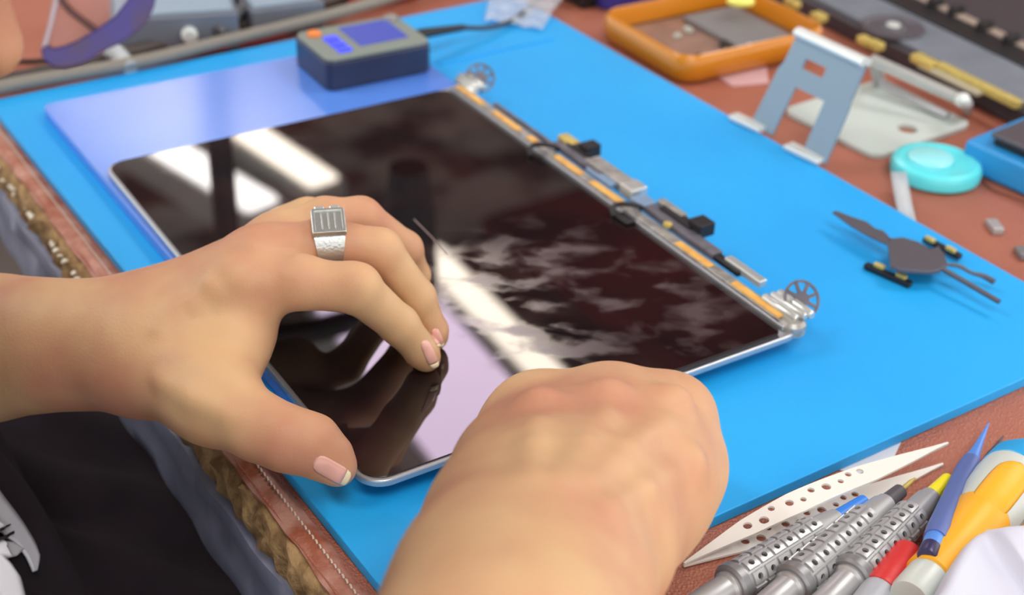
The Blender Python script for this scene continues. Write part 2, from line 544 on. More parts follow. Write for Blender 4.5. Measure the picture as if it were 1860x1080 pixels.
for (v0, v1, off) in ((0.345, 0.405, 0.0045), (0.62, 0.70, 0.0045)):
    bit('connector', v0, v1, off, 0.0045, scz + 0.0025, 0.0045, m_cable)
for (v0, v1, off) in ((0.375, 0.40, 0.0078), (0.69, 0.722, 0.0072)):
    bit('connector_clip', v0, v1, off, 0.0075, scz + 0.0045, 0.0058, m_cable)
bit('connector_shell', 0.60, 0.665, 0.0070, 0.0035, scz + 0.003, 0.004, m_alu2)
bit('connector_shell', 0.315, 0.36, 0.0050, 0.0050, scz + 0.003, 0.004, m_gold)
bit('cover_plate', 0.80, 0.885, 0.0012, 0.0035, scz + 0.003, 0.0030, m_steelbright)
bit('flex_strip', 0.78, 0.84, -0.0005, 0.0035, scz + 0.002, 0.0025, m_black)
MB().lathe(up(S(0.994, 0.668), scz + 0.003), (0, 0, 1), [(0, 0.0022), (0.0016, 0.0022), (0.0020, 0.0015)], n=16).build('gold_screw', m_gold, scr)
# black cable loops over the rail
for v in (0.335, 0.588):
    c = S(0.962, v); lp = []
    for k in range(11):
        a_ = pi * (0.05 + 0.95 * k / 10)
        lp.append(up(c + sx * (0.008 * cos(a_)) + sy * (0.0035 * sin(a_ * 2)), scz + 0.0008 + 0.0048 * sin(a_)))
    MB().tube(lp, 0.0013, n=8, smooth=1).build('cable_loop', m_cable, scr)
MB().box(up(S(0.940, 0.605), scz + 0.0012), (0.011, 0.006, 0.0022), sy, sx).build('cable_clamp', m_cable, scr, bevel=0.0009)
# hinges at both ends
for v0, vs in ((0.028, 1), (0.955, -1)):
    for k, (dv, off, zz, rr_) in enumerate(((0.0, 0.004, 0.004, 0.0022), (0.0, 0.0, 0.0045, 0.0018), (0.006 * vs, -0.003, 0.003, 0.0022))):
        c = S(1.006, v0 + dv) + sx * (off - 0.001)
        MB().lathe(up(c - sy * 0.011, scz + zz), sy, [(0, rr_ * .7), (0.001, rr_), (0.021, rr_), (0.022, rr_ * .7)], n=14).build('hinge_barrel', m_steelbright, scr)
    c = S(1.0, v0 + 0.01 * (1 if vs > 0 else -1.0)) + sx * 0.0078
    # perforated cog plate standing upright
    nrm = (sy * 0.75 - sx * 0.15 + Vector((0, 0, 0.65))).normalized()
    ea = (sx - nrm * sx.dot(nrm)).normalized(); eb = nrm.cross(ea).normalized()
    if eb.z < 0: eb = -eb
    cc = up(c, scz + 0.0055) - sy * 0.003 * vs
    g = MB(); R2, R3 = 0.0088, 0.0036
    o_ = [cc + (ea * cos(t) + eb * sin(t)) * R2 for t in [2 * pi * k / 28 for k in range(28)]]
    i_ = [cc + (ea * cos(t) + eb * sin(t)) * (R2 - 0.0012) for t in [2 * pi * k / 28 for k in range(28)]]
    g.ringslab(o_, i_, nrm, 0.0008)
    for k in range(8):
        t = 2 * pi * k / 8
        d_ = ea * cos(t) + eb * sin(t)
        g.box(cc + d_ * (R2 * 0.62), (R2 * .62, 0.0016, 0.0008), d_, nrm.cross(d_))
    g.slab([cc + (ea * cos(t) + eb * sin(t)) * R3 for t in [2 * pi * k / 16 for k in range(16)]], nrm, 0.0009)
    g.build('hinge_cog', m_flex, scr)
# corner block of the near end
MB().lathe(up(S(0.983, 0.981), PZ + .0012), (0, 0, 1), [(0, 0.006), (0.0045, 0.006), (0.0062, 0.0045)], n=20).build('corner_cap', m_alu2, scr)

# ------------------------------------------------------------------ distance-field skin
def capd(P, a, b, ra, rb):
    ab = b - a; L = max(float(ab @ ab), 1e-9)
    t = np.clip(((P - a) @ ab) / L, 0, 1)
    d = P - (a + t[:, None] * ab)
    return np.sqrt((d * d).sum(1)) - (ra + (rb - ra) * t)


def smin(a, b, k):
    h = np.maximum(k - np.abs(a - b), 0) / k
    return np.minimum(a, b) - h * h * k * 0.25


def V3(p):
    return np.array([p[0], p[1], p[2]], dtype=float)


class Blob:
    """smooth union of tapered capsules; prims: (a, b, ra, rb, k)"""
    def __init__(self):
        self.p = []; self.fingers = []; self.extra = []

    def cap(self, a, b, ra, rb=None, k=0.010):
        rb = ra if rb is None else rb
        self.p.append((V3(a), V3(b), ra, rb, k)); return self

    def chain(self, pts, k=0.010):
        for (a, ra), (b, rb) in zip(pts[:-1], pts[1:]): self.cap(a, b, ra, rb, k)
        return self

    def finger(self, pts, k=0.003):
        self.fingers.append([(V3(a), V3(b), ra, rb, k) for (a, ra), (b, rb) in zip(pts[:-1], pts[1:])])

    def __call__(self, P, c=None, rad=0.0):
        def near(pr_):
            if c is None: return True
            a, b, ra, rb, k = pr_
            return capd(c[None], a, b, ra, rb)[0] < rad + 0.065
        BIG = 0.5
        A = np.full(len(P), BIG)
        for q in self.p:
            if near(q):
                A = smin(A, capd(P, *q[:4]), q[4])
        Fd = None
        for f in self.fingers:
            d = None
            for q in f:
                if near(q):
                    x = capd(P, *q[:4]); d = x if d is None else smin(d, x, q[4])
            if d is not None: Fd = d if Fd is None else smin(Fd, d, 0.0018)
        if Fd is not None: A = smin(A, Fd, 0.009)
        for e in self.extra: A = e(A, P)
        return A


def surface(f, lo, hi, h, B=14):
    lo = np.array(lo, float); hi = np.array(hi, float)
    nb = np.ceil((hi - lo) / (h * B)).astype(int)
    half = h * B * math.sqrt(3) / 2
    gi = np.stack(np.meshgrid(*[np.arange(k) for k in nb], indexing='ij'), -1).reshape(-1, 3)
    cen = lo + (gi + 0.5) * h * B
    dc = f(cen)
    keep = gi[np.abs(dc) < half * 1.35 + 0.004]
    NG = (nb * B + 3).astype(np.int64)
    ax = np.arange(B + 1)
    L = np.stack(np.meshgrid(ax, ax, ax, indexing='ij'), -1)
    VK = []; VP = []; Q = []
    corners = [(i, j, k) for i in (0, 1) for j in (0, 1) for k in (0, 1)]
    edges = [(a, b) for a in range(8) for b in range(a + 1, 8) if sum(abs(corners[a][t] - corners[b][t]) for t in range(3)) == 1]
    for g in keep:
        base = g * B
        P = lo + (base + L.reshape(-1, 3)) * h
        d = f(P, lo + (base + B / 2) * h, half).reshape(B + 1, B + 1, B + 1)
        s = d < 0
        if s.all() or not s.any(): continue
        cs = [s[i:B + i, j:B + j, k:B + k] for i, j, k in corners]
        cdv = [d[i:B + i, j:B + j, k:B + k] for i, j, k in corners]
        tot = sum(x.astype(int) for x in cs)
        m = (tot > 0) & (tot < 8)
        idx = np.argwhere(m)
        if not len(idx): continue
        acc = np.zeros((len(idx), 3)); cnt = np.zeros(len(idx))
        vals = [x[m] for x in cdv]
        for a, b_ in edges:
            da, db = vals[a], vals[b_]
            cr = (da < 0) != (db < 0)
            t = np.where(cr, da / np.where(cr, da - db, 1), 0)
            pa = np.array(corners[a], float); pb = np.array(corners[b_], float)
            acc += np.where(cr[:, None], pa + t[:, None] * (pb - pa), 0); cnt += cr
        loc = acc / cnt[:, None]
        gidx = idx + base + 1
        VK.append((gidx[:, 0] * NG[1] + gidx[:, 1]) * NG[2] + gidx[:, 2])
        VP.append(lo + (idx + base + loc) * h)
        for axis in range(3):
            sl0 = s[:B, :B, :B]
            sl1 = [s[1:, :B, :B], s[:B, 1:, :B], s[:B, :B, 1:]][axis]
            cr = sl0 != sl1
            e = np.argwhere(cr)
            if not len(e): continue
            flip = sl0[cr]
            e = e + base + 1
            u = np.zeros(3, int); v = np.zeros(3, int); u[(axis + 1) % 3] = 1; v[(axis + 2) % 3] = 1
            key = lambda x: (x[:, 0] * NG[1] + x[:, 1]) * NG[2] + x[:, 2]
            q = np.stack([key(e - u - v), key(e - v), key(e), key(e - u)], 1)
            q[~flip] = q[~flip][:, ::-1]
            Q.append(q)
    VK = np.concatenate(VK); VP = np.concatenate(VP); Q = np.concatenate(Q)
    o = np.argsort(VK); VK = VK[o]; VP = VP[o]
    pos = np.searchsorted(VK, Q); pos = np.clip(pos, 0, len(VK) - 1)
    ok = (VK[pos] == Q).all(1)
    return VP, pos[ok]


def snap(part, f, e=0.0004, it=2):
    VP, Q = part
    for _ in range(it):
        d = np.concatenate([f(c_) for c_ in np.array_split(VP, 12)])
        g = np.stack([np.concatenate([f(c_) for c_ in np.array_split(VP + dv, 12)]) - d for dv in np.eye(3) * e], 1)
        g /= np.maximum(np.linalg.norm(g, axis=1), 1e-9)[:, None]
        VP = VP - g * np.clip(d, -.002, .002)[:, None]
    return VP, Q


def mesh_from(parts, name, material, parent, smooth_iter=0):
    off = WORLD[parent.name]
    vs = []; fs = []; n = 0
    for VP, Q in parts:
        vs.append(VP); fs.append(Q + n); n += len(VP)
    VP = np.concatenate(vs) - np.array(off); Q = np.concatenate(fs)
    me = bpy.data.meshes.new(name)
    me.vertices.add(len(VP)); me.vertices.foreach_set('co', VP.astype(np.float32).ravel())
    me.loops.add(Q.size); me.loops.foreach_set('vertex_index', Q.astype(np.int32).ravel())
    me.polygons.add(len(Q)); me.polygons.foreach_set('loop_start', np.arange(0, Q.size, 4, dtype=np.int32))
    me.polygons.foreach_set('loop_total', np.full(len(Q), 4, dtype=np.int32))
    me.update(calc_edges=True); me.validate()
    me.polygons.foreach_set('use_smooth', np.ones(len(me.polygons), dtype=bool))
    me.materials.append(material)
    o = bpy.data.objects.new(name, me); COL.objects.link(o); o.parent = parent
    WORLD[o.name] = Vector(off)
    if smooth_iter:
        s_ = o.modifiers.new('relax', 'SMOOTH'); s_.factor = 0.5; s_.iterations = smooth_iter
    return o


# ------------------------------------------------------------------ the person
person = thing('person', 'person in a black printed T-shirt working with both bare hands', 'person', DE(0.2, 0.16, FL))
body = Blob()
# --- left hand (resting on the screen) ---
J = lambda x, y, z: U(x, y, z)
LW = J(185, 628, .034)
body.chain([(DE(-0.01, 0.20, -0.005), 0.040), (J(-250, 612, .006), 0.031), (J(0, 629, .024), 0.0250), (J(110, 626, .031), 0.0210)], 0.012)
body.chain([(J(0, 606, .026), 0.021), (J(90, 610, .034), 0.0190), (J(190, 606, .038), 0.0185), (J(250, 600, .040), 0.0200)], 0.012)
body.chain([(J(0, 648, .022), 0.021), (J(90, 640, .028), 0.0190), (J(190, 640, .030), 0.0190), (J(250, 650, .032), 0.0195)], 0.012)
# metacarpals
for (x0, y0, z0, r0, x1, y1, z1, r1) in (
        (240, 640, .036, .0165, 432, 520, .060, .0118),
        (250, 610, .038, .0165, 468, 470, .066, .0115),
        (255, 590, .038, .0165, 505, 440, .062, .0110),
        (265, 580, .034, .0165, 520, 425, .050, .0100)):
    body.cap(J(x0, y0, z0), J(x1, y1, z1), r0, r1, 0.012)
# thumb root and web
body.cap(J(275, 658, .034), J(390, 725, .036), .0190, .0155, 0.014)
body.cap(J(300, 640, .034), J(430, 620, .044), .018, .0095, 0.014)
body.cap(J(380, 700, .034), J(445, 600, .044), .013, .010, 0.016)
body.finger([(J(432, 522, .060), .0118), (J(545, 512, .064), .0105), (J(650, 526, .061), .0092)
             , (J(725, 590, .040), .0078), (J(768, 640, .0245), .0068), (J(776, 652, .0215), .0050)])
body.finger([(J(468, 470, .066), .0115), (J(590, 440, .069), .0098), (J(690, 455, .066), .0088)
             , (J(757, 540, .042), .0076), (J(785, 602, .025), .0066), (J(790, 614, .0215), .0050)])
body.finger([(J(505, 440, .062), .0110), (J(590, 400, .066), .0095), (J(655, 397, .064), .0090),
             (J(735, 452, .044), .0076), (J(754, 500, .028), .0064), (J(757, 512, .0215), .0050)])
body.finger([(J(520, 425, .050), .0100), (J(560, 396, .058), .0085), (J(620, 400, .054), .0080),
             (J(680, 440, .038), .0070), (J(700, 480, .0225), .0058)])
body.finger([(J(388, 727, .036), .0150), (J(470, 775, .034), .0122), (J(520, 796, .033), .0116), (J(565, 808, .030), .0110), (J(602, 836, .0245), .0084), (J(617, 852, .022), .0058)], 0.004)
# --- right hand (fist over the near end of the screen) ---
RE = Vector((-0.050, 0.085, 0.085))
body.chain([(RE, 0.036), (J(905, 1250, .098), 0.030), (J(940, 1080, .092), 0.0235), (J(1000, 960, .080), .021)], 0.02)
body.chain([(J(905, 1160, .094), .0230), (J(918, 1080, .090), 0.0215), (J(945, 985, .082), 0.0205), (J(948, 880, .074), .0185)], 0.02)
body.chain([(J(950, 1160, .092), .0235), (J(985, 1080, .086), 0.0220), (J(1045, 985, .076), 0.0205)], 0.02)
for (x0, y0, z0, r0, x1, y1, z1, r1) in (
        (945, 960, .079, .019, 978, 752, .063, .0125),
        (1000, 955, .080, .019, 1105, 738, .067, .0118),
        (1050, 965, .076, .018, 1224, 750, .065, .0118),
        (1085, 985, .070, .0165, 1242, 850, .056, .0116)):
    body.cap(J(x0, y0, z0), J(x1, y1, z1), r0, r1, 0.022)
body.cap(J(935, 870, .066), J(938, 800, .056), .016, .0145, 0.016)
body.cap(J(1020, 860, .070), J(1110, 850, .066), .018, .016, 0.02)
body.cap(J(1110, 800, .064), J(1170, 880, .062), .016, .016, 0.02)
body.cap(J(1090, 1000, .056), J(1200, 920, .046), .016, .0125, 0.016)
fist = [((975, 748, .063), (1010, 722, .040), (1012, 770, .0290), (1000, 800, .026)),
        ((1105, 738, .067), (1150, 718, .042), (1130, 770, .026), (1105, 790, .024)),
        ((1224, 750, .065), (1246, 756, .042), (1225, 800, .024), (1190, 812, .0245)),
        ((1242, 850, .056), (1262, 866, .036), (1225, 880, .022), (1200, 880, .020))]
for i, ch_ in enumerate(fist):
    rs = (.0120, .0098, .0085, .0068)
    body.finger([(J(*p), r) for p, r in zip(ch_, rs)])
body.finger([(J(950, 870, .058), .015), (J(975, 800, .042), .0115), (J(1010, 780, .030), .0095), (J(1030, 775, .024), .0070)], 0.004)
# --- upper arms, torso, neck, head ---
LS, RS = DE(0.02, 0.27, 0.17), DE(0.40, 0.27, 0.20)
body.cap(LS, DE(-0.01, 0.20, -0.005), .048, .042, 0.03)
body.cap(RS, RE, .048, .040, 0.03)
body.cap(DE(0.06, 0.25, 0.17), DE(0.34, 0.25, 0.19), .062, .062, 0.05)
body.cap(DE(0.13, 0.21, 0.10), DE(0.13, 0.17, -0.20), .085, .080, 0.06)
body.cap(DE(0.27, 0.21, 0.10), DE(0.27, 0.17, -0.20), .085, .080, 0.06)
body.cap(DE(0.13, 0.17, -0.27), DE(0.27, 0.17, -0.27), .085, .085, 0.06)
HC = D(-690, -335, 0.43)
hf = Vector((0.80, 0.20, -0.52)).normalized(); hs = hf.cross(Vector((0, 0, 1))).normalized(); hu = hs.cross(hf).normalized()
hp = lambda a, b_, c_: HC + hf * a + hs * b_ + hu * c_
body.cap(DE(0.20, 0.23, 0.22), hp(-.045, 0, -.06), .052, .050, 0.03)
body.cap(hp(-.025, 0, .025), hp(.012, 0, .030), .082, .078, 0.03)
body.cap(hp(.01, 0, -.02), hp(.045, 0, -.07), .056, .030, 0.03)
body.cap(hp(.02, .035, .0), hp(.05, .02, -.05), .032, .022, 0.02)
body.cap(hp(.02, -.035, .0), hp(.05, -.02, -.05), .032, .022, 0.02)
body.cap(hp(.080, 0, .012), hp(.098, 0, -.014), .007, .010, 0.010)
body.cap(hp(.070, .025, .026), hp(.070, -.025, .026), .012, .012, 0.012)
body.cap(hp(.078, -.014, -.042), hp(.078, .014, -.042), .0065, .0065, 0.006)
body.cap(hp(.074, -.011, -.052), hp(.074, .011, -.052), .0065, .0065, 0.006)
for s_ in (-1, 1):
    body.cap(hp(-.012, .078 * s_, .020), hp(-.004, .080 * s_, -.012), .010, .007, 0.008)

def skin_at(x, y, depth):
    d = np.array(pr(x, y).normalized()); ts = np.linspace(0.36, 0.66, 601)
    P = np.array(CAMP)[None] + ts[:, None] * d[None]
    v = body(P); i = int(np.argmax(v < 0)); return Vector(P[i] + d * depth)


_t = []
for (pts, r_, dep) in (([(1015, 880), (1062, 810), (1100, 748)], .0022, .0014), ([(1068, 880), (1140, 815), (1208, 765)], .0022, .0014),
                       ([(962, 870), (968, 810), (976, 765)], .0020, .0014), ([(1105, 925), (1170, 888), (1226, 856)], .0020, .0013),
                       ([(290, 600), (360, 560), (425, 508)], .0020, .0014), ([(300, 575), (385, 520), (462, 462)], .0020, .0014),
                       ([(290, 690), (350, 722), (410, 748)], .0020, .0014),
                       ([(1098, 716), (1106, 716)], .0060, .0050), ([(1216, 728), (1224, 730)], .0060, .0050), ([(1250, 838), (1252, 846)], .0055, .0045),
                       ([(968, 736), (978, 732)], .0060, .0050), ([(428, 492), (434, 496)], .0050, .0045), ([(640, 505), (650, 508)], .0040, .0036)):
    q_ = [skin_at(x, y, dep) for x, y in pts]
    for a_, b_ in zip(q_[:-1], q_[1:]): _t.append((V3(a_), V3(b_), r_, r_, .005))
body.p += _t

m_skin = bpy.data.materials.new('skin'); m_skin.use_nodes = True
nt = m_skin.node_tree; b = nt.nodes['Principled BSDF']
tc = nt.nodes.new('ShaderNodeTexCoord')
n1 = nt.nodes.new('ShaderNodeTexNoise'); n1.inputs['Scale'].default_value = 22; n1.inputs['Detail'].default_value = 3
nt.links.new(tc.outputs['Object'], n1.inputs['Vector'])
rp = nt.nodes.new('ShaderNodeValToRGB')
rp.color_ramp.elements[0].position = .36; rp.color_ramp.elements[1].position = .66
rp.color_ramp.elements[0].color = srgb(208, 171, 129); rp.color_ramp.elements[1].color = srgb(192, 138, 110)
nt.links.new(n1.outputs['Fac'], rp.inputs['Fac']); nt.links.new(rp.outputs[0], b.inputs['Base Color'])
b.inputs['Roughness'].default_value = 0.52
b.inputs['Specular IOR Level'].default_value = 0.35
b.inputs['Subsurface Weight'].default_value = 0.25
b.inputs['Subsurface Radius'].default_value = (1.0, 0.35, 0.2); b.inputs['Subsurface Scale'].default_value = 0.004
nb_ = nt.nodes.new('ShaderNodeTexVoronoi'); nb_.inputs['Scale'].default_value = 900
n3 = nt.nodes.new('ShaderNodeTexNoise'); n3.inputs['Scale'].default_value = 120; n3.inputs['Detail'].default_value = 6
nt.links.new(tc.outputs['Object'], nb_.inputs['Vector']); nt.links.new(tc.outputs['Object'], n3.inputs['Vector'])
ad = nt.nodes.new('ShaderNodeMath'); ad.operation = 'MULTIPLY_ADD'; ad.inputs[1].default_value = 0.25
nt.links.new(nb_.outputs['Distance'], ad.inputs[0]); nt.links.new(n3.outputs['Fac'], ad.inputs[2])
bp = nt.nodes.new('ShaderNodeBump'); bp.inputs['Strength'].default_value = 0.18; bp.inputs['Distance'].default_value = 0.0008
nt.links.new(ad.outputs[0], bp.inputs['Height']); nt.links.new(bp.outputs[0], b.inputs['Normal'])

hands = snap(surface(body, (-0.40, 0.10, -0.03), (0.12, 0.62, 0.15), 0.0014), body)
# fine head, coarse remainder
hdb = surface(body, tuple(np.array(HC) - 0.125), tuple(np.array(HC) + 0.125), 0.0025)


def outside(P, boxes):
    m = np.zeros(len(P), bool)
    for lo, hi in boxes: m |= np.all((P > np.array(lo) + 0.004) & (P < np.array(hi) - 0.004), axis=1)
    return ~m


rest = surface(body, (-0.60, 0.00, -0.40), (0.05, 0.75, 0.45), 0.005)
bxs = [((-0.40, 0.10, -0.03), (0.12, 0.62, 0.15)), (tuple(np.array(HC) - 0.125), tuple(np.array(HC) + 0.125))]
km = outside(rest[0], bxs)
rest = (rest[0], rest[1][km[rest[1]].any(1)])
body_o = mesh_from([hands, snap(hdb, body), snap(rest, body)], 'body', m_skin, person, 1)
vg = body_o.vertex_groups.new(name='soft')
off_ = np.array(WORLD[body_o.name])
co = np.empty(len(body_o.data.vertices) * 3, dtype=np.float32); body_o.data.vertices.foreach_get('co', co)
co = co.reshape(-1, 3) + off_
kc = [np.array(J(*p)) for p in ((975, 748, .075), (1105, 730, .078), (1232, 742, .077), (1262, 860, .066))]
wr = np.where((co[:, 1] < 0.455) & (co[:, 0] > -0.045), 1.0, 0.0)
wl = np.clip((-0.125 - co[:, 0]) / 0.02, 0, 1) * (co[:, 1] > 0.42) * 0.8
low = np.clip((co[:, 2] - 0.030) / 0.012, 0, 1)
wt = np.maximum(wr * low, wl)
for c_ in kc: wt *= np.clip((np.linalg.norm(co - c_, axis=1) - 0.006) / 0.016, 0.12, 1)
q_ = (wt * 10).round().astype(int)
for lv in range(1, 11):
    ids = np.nonzero(q_ == lv)[0]
    if len(ids): vg.add(ids.tolist(), lv / 10, 'REPLACE')
sm_ = body_o.modifiers.new('soften', 'SMOOTH'); sm_.factor = 0.5; sm_.iterations = 36; sm_.vertex_group = 'soft'

m_shirt = mat('black_jersey', (46, 38, 46), 0.95, var=(38, 31, 38), vscale=30, bump=0.4, bscale=900, spec=0.2)
m_trs = mat('black_denim', (34, 30, 38), 0.95, bump=0.4, bscale=1200, spec=0.2)
m_print = mat('white_print', (236, 242, 252), 0.7)


def shirt_f(P, c=None, rad=0):
    d = None
    def s_(a, b_, ra, rb, k):
        nonlocal d
        x = capd(P, V3(a), V3(b_), ra, rb); d = x if d is None else smin(d, x, k)
    s_(DE(0.06, 0.25, 0.17), DE(0.34, 0.25, 0.19), .074, .074, .05)
    s_(DE(0.12, 0.21, 0.10), DE(0.11, 0.17, -0.26), .100, .105, .06)
    s_(DE(0.28, 0.21, 0.10), DE(0.29, 0.17, -0.26), .100, .105, .06)
    s_(DE(0.06, 0.19, -0.24), DE(0.34, 0.19, -0.24), .11, .11, .05)
    s_(DE(0.06, 0.10, -0.245), DE(0.34, 0.10, -0.245), .085, .085, .05)
    s_(DE(-0.06, 0.05, -0.240), DE(0.32, 0.05, -0.240), .080, .080, .04)
    s_(DE(-0.04, 0.16, -0.10), DE(0.26, 0.16, -0.12), .105, .105, .05)
    s_(DE(-0.10, -0.02, -0.25), DE(0.30, -0.02, -0.25), .070, .070, .04)
    for S_, E_, rr2 in ((LS, DE(-0.01, 0.20, -0.005), .062), (RS, RE, .062)):
        e = Vector(S_).lerp(Vector(E_), 0.62)
        s_(S_, e, rr2, rr2 - .004, .03)
    q = P - np.array(DE(0, 0, 0))
    a_ = q @ np.array(UD); b2 = q @ np.array(ND)
    fold = 0.004 * np.sin(a_ * 70 + 14 * P[:, 2] + 2.5 * np.sin(b2 * 30)) + 0.003 * np.sin(a_ * 33 - b2 * 55 + P[:, 2] * 20)
    return d + fold


shirt = mesh_from([surface(shirt_f, (-0.62, -0.02, -0.42), (0.10, 0.80, 0.34), 0.007)], 'shirt', m_shirt, person, 4)


def trs_f(P, c=None, rad=0):
    d = None
    for a, b_, ra, rb in ((DE(0.11, 0.16, -0.285), DE(0.29, 0.16, -0.285), .10, .10),
                          (DE(0.08, 0.14, -0.275), DE(0.02, -0.30, -0.25), .082, .065), (DE(0.30, 0.14, -0.275), DE(0.36, -0.30, -0.25), .082, .065),
                          (DE(0.06, -0.30, -0.25), DE(0.06, -0.24, -0.68), .062, .045), (DE(0.36, -0.30, -0.25), DE(0.36, -0.24, -0.68), .062, .045)):
        x = capd(P, V3(a), V3(b_), ra, rb); d = x if d is None else smin(d, x, .03)
    return d


mesh_from([surface(trs_f, (-0.6, -0.1, -0.76), (0.5, 1.0, -0.15), 0.010)], 'trousers', m_trs, person, 2)
for a_ in (0.06, 0.36):
    MB().tube([DE(a_, -0.20, -0.715), DE(a_, -0.25, -0.71), DE(a_, -0.33, -0.715), DE(a_, -0.42, -0.72)], [.030, .035, .035, .022], n=14, smooth=1).build('shoe', m_black, person)


# white print lying on the shirt: project pixel outlines on the cloth
def on_cloth(x, y, lift=0.0006):
    d = pr(x, y).normalized(); t = 0.45; dd = np.array(d)
    ts = np.linspace(0.35, 1.1, 751)
    P = np.array(CAMP)[None] + ts[:, None] * dd[None]
    v = shirt_f(P)
    i = int(np.argmax(v < 0.0015)) if (v < 0.0015).any() else len(ts) - 1
    lo_, hi_ = ts[max(i - 1, 0)], ts[i]
    for _ in range(14):
        m_ = (lo_ + hi_) / 2
        if shirt_f((np.array(CAMP) + m_ * dd)[None])[0] < 0.0015: hi_ = m_
        else: lo_ = m_
    return CAMP + d * (hi_ - lift)


def cloth_patch(poly, name, m, t=0.0012):
    """patch of print: fan-free grid fill between two side curves"""
    L, R = poly; g = MB(); nu = 6
    rows_ = []
    for (a, b_) in zip(L, R):
        rows_.append([on_cloth(a[0] + (b_[0] - a[0]) * k / nu, a[1] + (b_[1] - a[1]) * k / nu) for k in range(nu + 1)])
    for r_ in rows_: g.v += r_
    w_ = nu + 1
    for i in range(len(rows_) - 1):
        for k in range(nu): g.f.append((i * w_ + k, i * w_ + k + 1, (i + 1) * w_ + k + 1, (i + 1) * w_ + k))
    o = g.build(name, m, shirt, ang=180)
    so = o.modifiers.new('thick', 'SOLIDIFY'); so.thickness = t; so.offset = 0
    return o


def interp(Pts, n=14):
    out = []
    for i in range(n + 1):
        t = i / n * (len(Pts) - 1); k = min(int(t), len(Pts) - 2); f_ = t - k
        out.append((Pts[k][0] * (1 - f_) + Pts[k + 1][0] * f_, Pts[k][1] * (1 - f_) + Pts[k + 1][1] * f_))
    return out


PR = 'white curved print on the black shirt'
tag(cloth_patch((interp([(-60, 900), (-40, 940), (8, 972), (30, 985), (50, 1012), (61, 1037)]),
                 interp([(-30, 850), (0, 895), (38, 945), (62, 985), (71, 1010), (66, 1036)])), 'shirt_print', m_print), PR)
tag(cloth_patch((interp([(-60, 1004), (-20, 1006), (0, 1008), (14, 1012), (30, 1009)]), interp([(-60, 984), (-10, 984), (8, 983), (26, 986), (42, 997)])), 'shirt_print', m_print), PR)
tag(cloth_patch((interp([(-60, 1020), (-20, 1060), (0, 1090), (10, 1130)]), interp([(-20, 990), (14, 1022), (34, 1050), (46, 1100)])), 'shirt_print', m_print), PR)
for L_, R_p in (([(-40, 975), (0, 959), (14, 953)], [(-40, 979), (0, 963), (14, 956)]), ([(-40, 996), (0, 976), (20, 966)], [(-40, 1001), (0, 981), (21, 971)])):
    tag(cloth_patch((interp(L_, 6), interp(R_p, 6)), 'print_stroke', m_shirt, 0.0030), 'black stroke within the white print')

# fingernails
m_nail = mat('fingernail', (226, 172, 158), 0.28, coat=0.3)
m_nailtip = mat('nail_tip', (232, 218, 180), 0.35)


def onskin(x, y):
    """first skin point on the ray through a pixel, with its normal (nearest approach past the outline)"""
    d = pr(x, y).normalized(); ts = np.linspace(0.44, 0.66, 881)
    P = np.array(CAMP)[None] + ts[:, None] * np.array(d)[None]
    v = body(P); i = int(np.argmax(v < 0)) if (v < 0).any() else int(np.argmin(v))
    p = P[i]; e = 0.0008
    for _ in range(2):
        n_ = np.array([body((p + dv)[None])[0] - body((p - dv)[None])[0] for dv in np.eye(3) * e])
        n_ /= np.linalg.norm(n_)
        p = p - n_ * body(p[None])[0]
    return Vector(p), Vector(n_)


def nail_px(b_px, t_px, hw, free=0.0012):
    """nail plate that follows the fingertip from its base to its free edge"""
    bx, by = b_px; tx_, ty_ = t_px; L = math.hypot(tx_ - bx, ty_ - by); ax = ((tx_ - bx) / L, (ty_ - by) / L); pe = (-ax[1], ax[0])
    nv, nu = 12, 10; rows_ = []
    for i in range(nv + 1):
        t = i / nv
        wv = hw * (0.30 + 0.70 * math.sqrt(max(0.0, 1 - (1 - min(t * 3.4, 1)) ** 2))) * (1 - 0.18 * max(0, (t - .75) / .25) ** 2)
        row = []
        for k in range(nu + 1):
            q = -1 + 2 * k / nu
            p, n_ = onskin(bx + ax[0] * L * t + pe[0] * q * wv, by + ax[1] * L * t + pe[1] * q * wv)
            row.append(p + n_ * (0.00055 * (1 - abs(q) ** 4) * min(1, t * 5) - 0.0001))
        rows_.append(row)
    mid = nu // 2
    d_ = (rows_[-1][mid] - rows_[-4][mid]).normalized()
    for e in (0.5, 1.0):
        rows_.append([rows_[nv][k] + d_ * free * e * (1 - .6 * abs(-1 + 2 * k / nu) ** 2) for k in range(nu + 1)])
    w_ = nu + 1
    for nm, mm, r0, r1 in (('fingernail', m_nail, 0, nv - 1), ('nail_tip', m_nailtip, nv - 1, nv + 2)):
        g = MB()
        for r_ in rows_[r0:r1 + 1]: g.v += r_
        for i in range(r1 - r0):
            for k in range(nu): g.f.append((i * w_ + k, i * w_ + k + 1, (i + 1) * w_ + k + 1, (i + 1) * w_ + k))
        o = g.build(nm, mm, person, ang=180)
        so = o.modifiers.new('thick', 'SOLIDIFY'); so.thickness = 0.0005; so.offset = 0


NAILS = True

# hair
m_hair = mat('black_hair', (22, 18, 18), 0.5, bump=0.8, bscale=400)


def hair_f(P, c=None, rad=0):
    a = capd(P, V3(hp(-.030, 0, .032)), V3(hp(.005, 0, .040)), .090, .084)
    q = (P - np.array(HC)) @ np.array(hf) * 0.8 - (P - np.array(HC)) @ np.array(hu)
    a = np.maximum(a, q - 0.012)
    return a + 0.0015 * np.sin(P[:, 0] * 400) * np.sin(P[:, 1] * 370)


